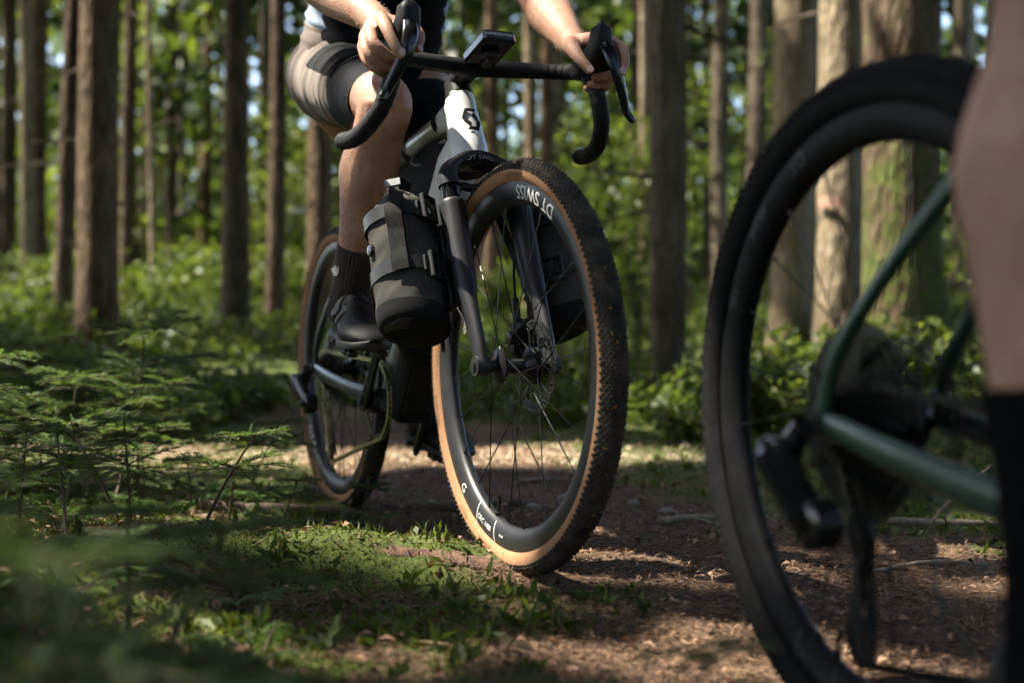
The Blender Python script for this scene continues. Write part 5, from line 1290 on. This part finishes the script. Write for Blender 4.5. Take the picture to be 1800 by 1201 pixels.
# ------------------------------------------------------------------ leafy shrubs and young beeches, one by one
def shrub(X, Y, h, spread, nst, nl, leaf, label, seed, base=0.0, name='leafy_shrub', lo=.25):
    g = np.random.default_rng(seed); z0 = float(H(X, Y)); o = empty(name, Matrix.Translation((X, Y, z0))); tag(o, label, 'shrub', 'leafy shrubs among the trunks')
    C = []; D = []
    for i in range(nst):
        a = g.uniform(0, 6.28); tip = np.array([math.cos(a), math.sin(a), 0]) * spread * g.uniform(.35, 1) + [0, 0, h * g.uniform(.6, 1)]
        P = spline([(g.normal(0, .02), g.normal(0, .02), -.03), tip * [.3, .3, .5], tip], 10)
        MB().tube(P, np.linspace(.008, .002, 10) * (1 + h * .4), 6).build('stem', BK['grey'], o, 180)
        m = nl // nst; t = g.uniform(lo, 1, m); idx = np.minimum((t * 9).astype(int), 8); f = (t * 9 - idx)[:, None]
        p = P[idx] * (1 - f) + P[idx + 1] * f
        r_ = g.normal(size=(m, 3)) * [1, 1, .35]; r_ = nrm(r_) * (g.uniform(.02, .30, m) * spread)[:, None]
        C.append(p + r_); d = r_ + g.normal(0, .3, (m, 3)) * spread * .2; D.append(d + [0, 0, -.05 * spread])
    C = np.vstack(C); D = np.vstack(D); n = len(C)
    V, F = leaf_quads(C, D, rand_dirs(n, 2.0, g), leaf * g.uniform(.6, 1.3, n), leaf * .6 * g.uniform(.8, 1.2, n), .2)
    link('foliage', mesh_np('foliage', V, F, M_leafb, False, np.repeat(g.uniform(0, 1, n), 4)), o)
    return o
for i, a in enumerate(SH): shrub(*a, seed=300 + i)

# ================================================================== SEEDLINGS AND FLOOR DETAIL
def needles_on(P, D, g, L, step=.0022, nl=.013, up=(0, 0, 1)):
    """Flattened rows of needles along a twig from P in direction D."""
    n = max(3, int(L / step)); t = np.linspace(.05, 1, n)
    c = P + D * (t * L)[:, None]; c[:, 2] -= .18 * L * t ** 2
    s = nrm(np.cross(D, up)); V = []; 
    C = np.vstack([c, c]); sg = np.r_[np.ones(n), -np.ones(n)][:, None]
    d = s * sg + D * .7 + g.normal(0, .22, (2 * n, 3)) + np.array([0, 0, 1.0]) * g.uniform(-.1, .75, (2 * n, 1))
    l = nl * np.r_[1 - .35 * t, 1 - .35 * t] * g.uniform(.8, 1.15, 2 * n)
    return leaf_quads(C, d, np.tile(np.array(up, float), (2 * n, 1)) + g.normal(0, .3, (2 * n, 3)), l, .0019, .1, .5)
def seedling_mesh(seed, h=.30, whorls=3, spread=.20, nl=.013):
    g = np.random.default_rng(seed); parts = []; tw = MB()
    lean = g.normal(0, .04, 2)
    st = spline([(0, 0, -.03), (lean[0] * .5, lean[1] * .5, h * .5), (lean[0], lean[1], h)], 10)
    tw.tube(st, np.linspace(.0042, .0018, 10), 7)
    def add(P, D, L):
        V, F = needles_on(np.array(P), nrm(D), g, L, nl=nl); parts.append((V, F, np.repeat(np.full(len(F), 0.0) + g.uniform(0, .6) + g.uniform(0, .4, len(F)), 4)))
        e = np.array(P) + nrm(D) * L; e[2] -= .18 * L; tw.tube([P, (np.array(P) + e) / 2 + [0, 0, .045 * L], e], [.0016, .0012, .0006], 5)
    for w in range(whorls):
        k = 1 - w / max(1, whorls) * .62; i = min(9, int(k * 9)); c = st[i]; nb = g.integers(4, 7); a0 = g.uniform(0, 6.28)
        for b in range(nb):
            a = a0 + b * 6.2832 / nb + g.normal(0, .25); L = spread * g.uniform(.6, 1.1) * (.7 + .5 * (w / max(1, whorls - 1)) if whorls > 1 else 1)
            D = nrm([math.cos(a), math.sin(a), g.uniform(-.15, .55)]); add(c, D, L)
            side = nrm(np.cross(D, [0, 0, 1]))
            for q in np.arange(.25, .95, .2):
                for s_ in (-1, 1):
                    if g.uniform() < .2: continue
                    p = c + D * L * q; p = p - [0, 0, .18 * L * q * q]
                    add(p, D * .75 + side * s_ * .9 + [0, 0, g.uniform(-.3, .3)], L * (1 - q) * g.uniform(.5, .75) + .012)
    for q in np.linspace(.5, 1, 10): 
        a = g.uniform(0, 6.28)
    add(st[-2], [lean[0], lean[1], 1], .05)
    nm = stack_mesh('needles', parts, M_needle)
    so = tw.build('stem', M_twig, None, 180); sm = so.data; bpy.data.objects.remove(so)
    return nm, sm
M_twig = mat('seedling_twig', (.075, .052, .034), .85, var=.3, scale=60)
SD = [seedling_mesh(1, .32, 3, .21), seedling_mesh(2, .27, 3, .17), seedling_mesh(3, .20, 2, .13), seedling_mesh(4, .12, 1, .09)]
def seedling(X, Y, v, s, rz, label, dz=0.0):
    o = empty('spruce_seedling', Matrix.Translation((X, Y, float(H(X, Y)) + dz)) @ Matrix.Rotation(rz, 4, 'Z') @ Matrix.Scale(s, 4))
    tag(o, label, 'seedling', 'spruce seedlings on the mossy banks')
    link('needles', SD[v][0], o); link('stem', SD[v][1], o)
for a in [(-.935, 3.00, 0, 1.28, .3, 'tallest sharp spruce seedling on the left bank, its top tier spread wide'),
 (-1.20, 3.05, 1, 1.2, 1.7, 'spruce seedling left of the tallest one on the left bank'),
 (-1.16, 2.62, 1, 1.2, 2.9, 'dark layered spruce seedling at the left edge below the thick trunk'),
 (-1.05, 2.35, 0, .80, 4.1, 'low spreading spruce seedling at the left edge of the mossy bank'),
 (-.72, 2.72, 3, .9, 1.1, 'tiny bare-stemmed seedling right of the tallest left seedling'),
 (-.70, 3.15, 2, .9, .5, 'small spruce seedling at the left rim of the bright ground strip'),
 (-1.45, 3.5, 0, 1.1, 5.1, 'tall dark seedling at the left edge behind the others'),
 (-.60, 2.55, 3, .8, 2.2, 'tiny seedling on the moss left of the rear tyre'),
 (-.33, 2.62, 3, .7, 3.3, 'tiny seedling sprouting right before the foot of the rear tyre'),
 (-.47, 2.42, 2, .55, .1, 'small blurred seedling whose twig crosses the rear tyre'),
 (-.205, .56, 0, .74, .9, 'large out-of-focus seedling low in the left foreground corner'),
 (-.115, .60, 1, .62, 2.6, 'out-of-focus seedling right of the left foreground corner'),
 (-.290, .74, 0, .80, 3.7, 'out-of-focus seedling at the left edge, highest of the foreground ones'),
 (-.19, .95, 2, .80, 5.2, 'out-of-focus dark seedling below the rear tyre, left of the moss hump'),
 (-.055, .78, 2, .70, 1.9, 'out-of-focus seedling at the bottom, left of centre'),
 (.085, 1.05, 2, .72, .6, 'out-of-focus twig of seedling before the trail under the front tyre'),
 (-.46, 1.45, 2, .75, 5.9, 'slightly blurred small seedling in the lower left on the moss'),
 (-.66, 1.80, 2, .85, 3.0, 'shaded small seedling in the middle of the left moss bank'),
 (-.84, 2.05, 1, .70, 1.2, 'shaded spreading seedling at the far left of the moss bank'),
 (-1.05, 2.85, 1, 1.15, .8, 'pale-tipped seedling just left below the tallest one'),
 (-1.32, 2.75, 0, 1.0, 2.0, 'broad seedling at the left edge, level with the trail strip'),
 (-.80, 2.50, 2, 1.0, 3.9, 'small two-tier seedling on the moss below the tallest one'),
 (-.98, 2.15, 1, .9, 5.0, 'half-blurred seedling at the left edge above the dark corner'),
 (-1.02, 3.35, 0, 1.0, 1.4, 'seedling half hidden behind the tallest left one'),
 (-1.30, 3.2, 1, 1.2, .2, 'upright seedling at the left edge behind the broad one'),
 (-.66, 1.45, 1, .62, 4.6, 'blurred seedling at the left edge of the lower moss'),
 (-.52, 1.15, 1, .60, 2.4, 'blurred seedling above the left foreground corner'),
 (-.58, 2.20, 2, .90, .7, 'small shaded seedling left of the moss hump'),
 (-.74, 2.35, 1, .75, 4.8, 'seedling half way between the left edge and the moss hump'),
 (-.38, 1.25, 2, .85, .4, 'blurred seedling low on the bank, right of the corner ones'),
 (-.62, 1.25, 1, .70, 3.2, 'blurred seedling at the left edge above the corner ones'),
 (-.16, .72, 2, .75, 1.0, 'strongly blurred small seedling at the bottom left'),
 (-.245, .64, 1, .62, 5.0, 'strongly blurred seedling at the left edge of the bottom corner'),
 (-.90, 2.70, 2, 1.2, 2.3, 'small bushy seedling in front of the tallest one'),
 (-1.15, 2.25, 1, 1.0, .9, 'shaded seedling at the left edge below the half-blurred one'),
 (1.25, 3.1, 1, .8, 2.1, 'dark seedling behind the chainstay of the green bicycle'),
 (1.55, 3.6, 0, .9, 4.0, 'dark seedling at the right beneath the massive mossy trunk'),
 (.98, 3.9, 1, .8, .2, 'dark seedling low beside the sunlit shrub'),
 (1.20, 4.1, 0, .9, 5.5, 'dark seedling just left of the foreground derailleur'),
 (1.02, 2.45, 3, .9, 1.0, 'tiny thin seedling on the moss right of the trail')]: seedling(*a)

# ferns
def fern(X, Y, s, nf, seed, label):
    g = np.random.default_rng(seed); o = empty('fern', Matrix.Translation((X, Y, float(H(X, Y))))); tag(o, label, 'fern', 'small ferns')
    for f in range(nf):
        a = f * 6.2832 / nf + g.normal(0, .3); d = np.array([math.cos(a), math.sin(a), 0]); L = s * g.uniform(.7, 1.1)
        t = np.linspace(0, 1, 22); P = d * (t * L)[:, None]; P[:, 2] = L * (.75 * t - .55 * t ** 2)
        parts = []; side = np.array([-d[1], d[0], 0]); n = 20
        for sg in (-1, 1):
            w = L * .30 * np.sin(np.pi * (t[1:21] * .85 + .12)); D = side * sg + d * .35 + np.array([0, 0, -.1])
            V, F = leaf_quads(P[1:21], np.tile(D, (n, 1)) + g.normal(0, .08, (n, 3)), np.tile([0, 0, 1.0], (n, 1)), w, L * .045, .1, .3); parts.append((V, F, np.repeat(g.uniform(.2, 1, n), 4)))
        fo = link('frond', stack_mesh('frond', parts, M_fern), o)
        MB().tube(P[::3], np.linspace(.0016, .0006, 8), 5).build('frond_stalk', M_twig, fo, 180)
fern(-.345, 2.50, .12, 6, 1, 'small bright fern in front of the foot of the rear tyre')
fern(-.60, 2.90, .15, 6, 2, 'dark fern on the bank left of the rear tyre')
fern(-.88, 2.55, .13, 5, 3, 'fern under the tallest left seedling')
fern(1.35, 2.75, .14, 5, 4, 'fern on the moss right of the trail behind the green bicycle')

for i, (X, Y, s_, nf, lab) in enumerate([(-.52, 2.30, .13, 6, 'fern on the moss left of the sunlit hump'), (-.78, 2.75, .17, 7, 'large fern under the seedlings at the left'), (-1.10, 2.55, .16, 6, 'fern at the left edge below the layered seedlings'), (-.58, 1.95, .14, 6, 'shaded fern in the middle of the left bank'), (-.40, 1.75, .11, 5, 'small shaded fern before the moss hump'), (-.86, 2.30, .15, 6, 'fern between two seedlings on the left bank'), (-.30, 1.45, .10, 5, 'small blurred fern in the lower moss'), (-.55, 1.50, .14, 6, 'blurred fern low on the left bank'), (-1.25, 3.0, .18, 7, 'broad fern at the left edge beside the bright strip'), (1.15, 3.3, .16, 6, 'fern under the chainstay of the green bicycle'), (1.5, 3.2, .18, 6, 'fern at the right edge beyond the green bicycle'), (-.36, 1.10, .12, 6, 'out-of-focus fern above the left foreground corner'), (-.17, 1.22, .10, 5, 'out-of-focus fern low in the moss left of centre')]): fern(X, Y, s_, nf, 20 + i, lab)
# ---- needles, fallen leaves and moss on the floor (uncountable)
g = np.random.default_rng(91)
def scatter(n, ylo, yhi, yp=1.6, wid=.47):
    Y = ylo + g.uniform(0, 1, n) ** yp * (yhi - ylo); X = g.uniform(-wid, wid, n) * (Y + .25); return X, Y
X, Y = scatter(150000, 1.05, 5.2); m = moss_f(X, Y); k = g.uniform(0, 1, len(X)) < (1 - m) * .95 + .14; X, Y = X[k], Y[k]; n = len(X)
D = rand_dirs(n, 0, g); D[:, 2] = D[:, 2] * .22 + .06; P = np.stack([X, Y, H(X, Y) + g.uniform(.000, .006, n)], 1)
V1, F1 = leaf_quads(P, D, rand_dirs(n, 2.5, g), g.uniform(.010, .026, n), g.uniform(.0012, .0026, n), .1, .5); t1 = np.repeat(np.clip(g.uniform(0, 1, n) ** 1.5 * (.45 + 1.2 * fbm(X * 4, Y * 4, 66)), 0, 1), 4)
M_litter = leafmat('needle_litter', (.050, .028, .017), (.33, .212, .132), .05, .8, (1, .8, .5), .2)
o = link('needle_litter', mesh_np('needle_litter', V1, F1, M_litter, False, t1)); tag(o, 'brown fallen spruce needles strewn over the trail', 'needle litter', kind='stuff')
X, Y = scatter(4200, 1.05, 6.0); n = len(X)
P = np.stack([X, Y, H(X, Y) + g.uniform(.002, .010, n)], 1); D = rand_dirs(n, 0, g); D[:, 2] *= .3
V2, F2 = leaf_quads(P, D, rand_dirs(n, 2.0, g), g.uniform(.008, .026, n), g.uniform(.005, .013, n), .35, .5)
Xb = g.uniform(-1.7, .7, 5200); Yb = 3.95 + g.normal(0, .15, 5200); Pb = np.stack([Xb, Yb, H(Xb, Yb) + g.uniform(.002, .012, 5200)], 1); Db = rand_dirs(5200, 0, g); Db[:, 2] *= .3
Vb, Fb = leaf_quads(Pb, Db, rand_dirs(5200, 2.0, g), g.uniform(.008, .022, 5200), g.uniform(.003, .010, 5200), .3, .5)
M_pale = leafmat('sunlight_toned_dry_leaf', (.36, .28, .19), (.64, .55, .41), .2, .8, (1, .85, .6), .2)  # leaf tone paled to paint extra sunlight onto the lit ground strip
o = link('sunlight_leaf_strip', mesh_np('sunlight_leaf_strip', Vb, Fb, M_pale, False, np.repeat(g.uniform(0, 1, 5200), 4))); tag(o, 'dry leaves coloured pale to brighten the sunlit strip of ground behind the bicycle', 'leaf litter', kind='stuff')
M_dead = leafmat('dead_leaf', (.085, .042, .024), (.36, .22, .145), .15, .7, (1, .8, .5), .3)
o = link('leaf_litter', mesh_np('leaf_litter', V2, F2, M_dead, False, np.repeat(g.uniform(0, 1, n), 4))); tag(o, 'curled brown dead leaves lying over the trail and moss', 'leaf litter', kind='stuff')
X, Y = scatter(230000, 1.0, 5.0); m = moss_f(X, Y); k = g.uniform(0, 1, len(X)) < m * .95 + .01; X, Y = X[k], Y[k]; n = len(X)
P = np.stack([X, Y, H(X, Y) - .002], 1); D = rand_dirs(n, .7, g); D[:, 2] = abs(D[:, 2])
clump = fbm(X * 16, Y * 16, 71)
V3, F3 = leaf_quads(P, D, rand_dirs(n, 0, g), g.uniform(.005, .012, n) * (.6 + 1.6 * np.clip(clump - .25, 0, 1)), g.uniform(.0016, .0036, n), .3, .45)
M_moss = leafmat('moss_blade', (.034, .046, .008), (.150, .170, .030), .30, .7)
o = link('moss', mesh_np('moss', V3, F3, M_moss, False, np.repeat(np.clip(clump * .6 + .9 * (fbm(X * 3, Y * 3, 73) - .25) + g.uniform(-.3, .3, n), 0, 1), 4))); tag(o, 'cushions of green moss on the banks and on the root hump', 'moss', kind='stuff')
X, Y = scatter(26000, 1.15, 4.6); m = moss_f(X, Y); k = g.uniform(0, 1, len(X)) < m * smooth(.40, .58, fbm(X * 7, Y * 7, 75)); X, Y = X[k], Y[k]; n = len(X)
P = np.stack([X, Y, H(X, Y) - .002], 1); D = rand_dirs(n, 1.4, g); D[:, 2] = abs(D[:, 2])
V6, F6 = leaf_quads(P, D, rand_dirs(n, .3, g), g.uniform(.010, .026, n), g.uniform(.003, .0065, n), .35, .4)
o = link('feather_moss', mesh_np('feather_moss', V6, F6, M_moss, False, np.repeat(g.uniform(.3, 1, n), 4))); tag(o, 'feathery sprigs of taller moss standing in the moss cushions', 'moss', kind='stuff')
X, Y = scatter(3600, 1.15, 5.0); m = moss_f(X, Y); k = g.uniform(0, 1, len(X)) < m * .8 * (fbm(X * 3, Y * 3, 13) > .42); X, Y = X[k], Y[k]; n = len(X)
rep = 5; C = np.repeat(np.stack([X, Y, H(X, Y)], 1), rep, 0) + g.normal(0, .004, (n * rep, 3)); D = rand_dirs(n * rep, 1.1, g); D[:, 2] = abs(D[:, 2])
V4, F4 = leaf_quads(C, D, rand_dirs(n * rep, 1, g), g.uniform(.018, .045, n * rep), g.uniform(.006, .014, n * rep), .3, .5)
o = link('low_herbs', mesh_np('low_herbs', V4, F4, M_herb, False, np.repeat(g.uniform(0, 1, n * rep), 4))); tag(o, 'small green herb leaves scattered among the moss', 'herbs', kind='stuff')

X, Y = scatter(700, 1.1, 5.0); n = len(X); P = np.stack([X, Y, H(X, Y) + g.uniform(.002, .008, n)], 1); D = rand_dirs(n, 0, g); D[:, 2] *= .12
V5, F5 = leaf_quads(P, D, rand_dirs(n, 1.5, g), g.uniform(.02, .085, n), g.uniform(.0018, .0042, n), .05, .5)
o = link('twig_litter', mesh_np('twig_litter', V5, F5, M_litter, False, np.repeat(g.uniform(.1, .9, n), 4))); tag(o, 'thin broken twigs scattered over trail and moss', 'twig litter', kind='stuff')
# ---- roots, sticks and stones
M_root = mat('weathered_root_bark', (.085, .060, .042), .9, var=.4, scale=40, bump=1, bscale=120)
M_stick = mat('grey_dead_wood', (.22, .175, .13), .85, var=.3, scale=60, bump=.4, bscale=200)
M_stone = mat('pale_grey_stone', (.20, .19, .175), .85, var=.3, scale=40, bump=.6, bscale=90)
M_wood = mat('rotten_brown_wood', (.095, .052, .030), .9, var=.45, scale=60, bump=1.0, bscale=160, stretch=(1, 1, 1))
def stick(name, pts, r0, r1, m, label, cat, twigs=0, seed=0):
    g = np.random.default_rng(seed); P = np.array([(x, y, float(H(x, y)) + dz) for x, y, dz in pts]); P = spline(P, 16); P[:, :2] += g.normal(0, .0015, (16, 2))
    o = MB().tube(P, np.linspace(r0, r1, 16) * (1 + g.normal(0, .08, 16)), 9).build(name, m, None, 180); tag(o, label, cat)
    for i in range(twigs):
        k = g.integers(3, 12); d = nrm(g.normal(size=3) * [1, 1, .4] + [0, 0, .2]); MB().tube([P[k], P[k] + d * .04, P[k] + d * .075 + [0, 0, -.006]], [r1 * .8, r1 * .6, r1 * .3], 6).build('side_twig', m, o, 180)
stick('tree_root', [(-.78, 2.80, .004), (-.60, 2.74, .012), (-.42, 2.78, .010), (-.30, 2.72, .0)], .016, .009, M_root, 'dark surface root left of the rear tyre contact', 'root', 0, 1)
stick('tree_root', [(-.30, 2.9, -.004), (-.15, 2.85, .010), (.02, 2.88, .008), (.12, 2.84, -.006)], .014, .008, M_root, 'dark root crossing the trail between the two tyres', 'root', 0, 2)
stick('fallen_stick', [(.33, 2.72, .008), (.40, 2.76, .012), (.47, 2.78, .010)], .010, .007, M_stick, 'short brown stick on the trail right of the front tyre', 'stick', 1, 3)
stick('fallen_stick', [(.82, 2.62, .010), (.95, 2.60, .012), (1.08, 2.62, .012)], .008, .006, M_stick, 'straight pale stick on the moss behind the green bicycle', 'stick', 0, 4)
stick('fallen_stick', [(.62, 2.10, .006), (.74, 2.14, .010), (.84, 2.13, .006)], .005, .003, M_stick, 'thin curved stick on the trail behind the foreground wheel', 'stick', 1, 5)
stick('tree_root', [(.80, 1.90, -.002), (.95, 1.84, .010), (1.10, 1.80, .004)], .014, .008, M_root, 'knobbly root at the right edge of the trail', 'root', 1, 6)
stick('fallen_twig', [(.02, 3.30, .006), (.12, 3.36, .012), (.22, 3.34, .008)], .006, .003, M_stick, 'pale twig behind the front wheel on the trail', 'stick', 2, 7)
stick('fallen_twig', [(.85, 2.45, .03), (.93, 2.50, .10), (1.02, 2.54, .15)], .0035, .0015, M_stick, 'thin bare twig rising from the moss at the right', 'stick', 4, 8)
# rotten wood under the moss hump, broken end towards the tyre
rw_ = MB(); Pq = np.array([(-.36, 2.075, .004), (-.22, 2.065, .012), (-.08, 2.045, .010), (.0, 2.03, .002)]); P = np.array([(x, y, float(H(x, y)) * .35 + z) for x, y, z in Pq]); Q = spline(P, 24); a = np.linspace(0, 2 * np.pi, 22, endpoint=False); g = np.random.default_rng(8)
T_, N2, B2 = frames(Q); rr = (.030 + .006 * g.normal(size=(24, 22)) * .6) * np.interp(np.linspace(0, 1, 24), [0, .5, .9, 1], [1, 1, .75, .35])[:, None]
rw_.grid(Q[:, None] + N2[:, None] * (rr * np.cos(a))[:, :, None] * .7 + B2[:, None] * (rr * np.sin(a))[:, :, None])
tag(rw_.build('rotten_log', M_wood, None, 180), 'rotten brown log under the sunlit moss hump before the front tyre', 'log')
def stone(X, Y, r, label, seed):
    g = np.random.default_rng(seed); mb = MB(); u_ = np.linspace(-1, 1, 9); G = []; hz_ = float(H(X, Y))
    for q in u_:
        w = math.sqrt(max(.02, 1 - q * q)); a = np.linspace(0, 2 * np.pi, 14, endpoint=False); G.append([(X + r * w * math.cos(t) * (1 + .2 * math.sin(2 * t + seed)), Y + r * w * math.sin(t) * .8, hz_ + r * .15 + r * .55 * q + .06 * r * math.sin(3 * t + q * 4 + seed)) for t in a])
    mb.grid(np.array(G)); tag(mb.build('stone', M_stone, None, 60), label, 'stone', 'pale stones on the trail')
stone(.14, 3.02, .022, 'largest pale stone on the trail, seen through the front spokes', 1)
stone(.05, 2.85, .018, 'small pale stone left of the largest one behind the front tyre', 2)
stone(.37, 2.88, .020, 'pale flat stone on the trail right of the front tyre', 3)
stone(.30, 2.98, .016, 'little stone just behind the flat pale stone', 4)
stone(-.20, 2.98, .016, 'little pale stone right of the rear tyre', 5)
stone(-.66, 2.30, .020, 'pinkish pale stone in the moss at the left', 6)

# ---- paint mark on the cream trunk
X, Y, r = 1.94, 7.2, .130
z0 = float(H(X, Y)) - .12
mk = [o for o in bpy.data.objects if o.name.startswith('spruce_tree') and o.get('label', '').startswith('broad cream trunk')][0]
M_mark = mat('faded_orange_red_paint', (.40, .235, .17), .9, var=.45, scale=25)
V = []; F = []
aa = np.linspace(R_(205), R_(275), 12); zc = 1.32
for i, a in enumerate(aa):
    for z in (zc - .035, zc + .035):
        rr = r * (1 - .72 * (z - z0) / 20) * 1.12; V.append((.03 * (z - z0) / 4 + rr * math.cos(a), rr * math.sin(a), z + .008 * math.sin(i * 2.1)))
    if i: F.append((2 * i - 2, 2 * i, 2 * i + 1, 2 * i - 1))
me = bpy.data.meshes.new('paint_mark'); me.from_pydata(V, [], F); me.materials.append(M_mark); link('paint_mark', me, mk)
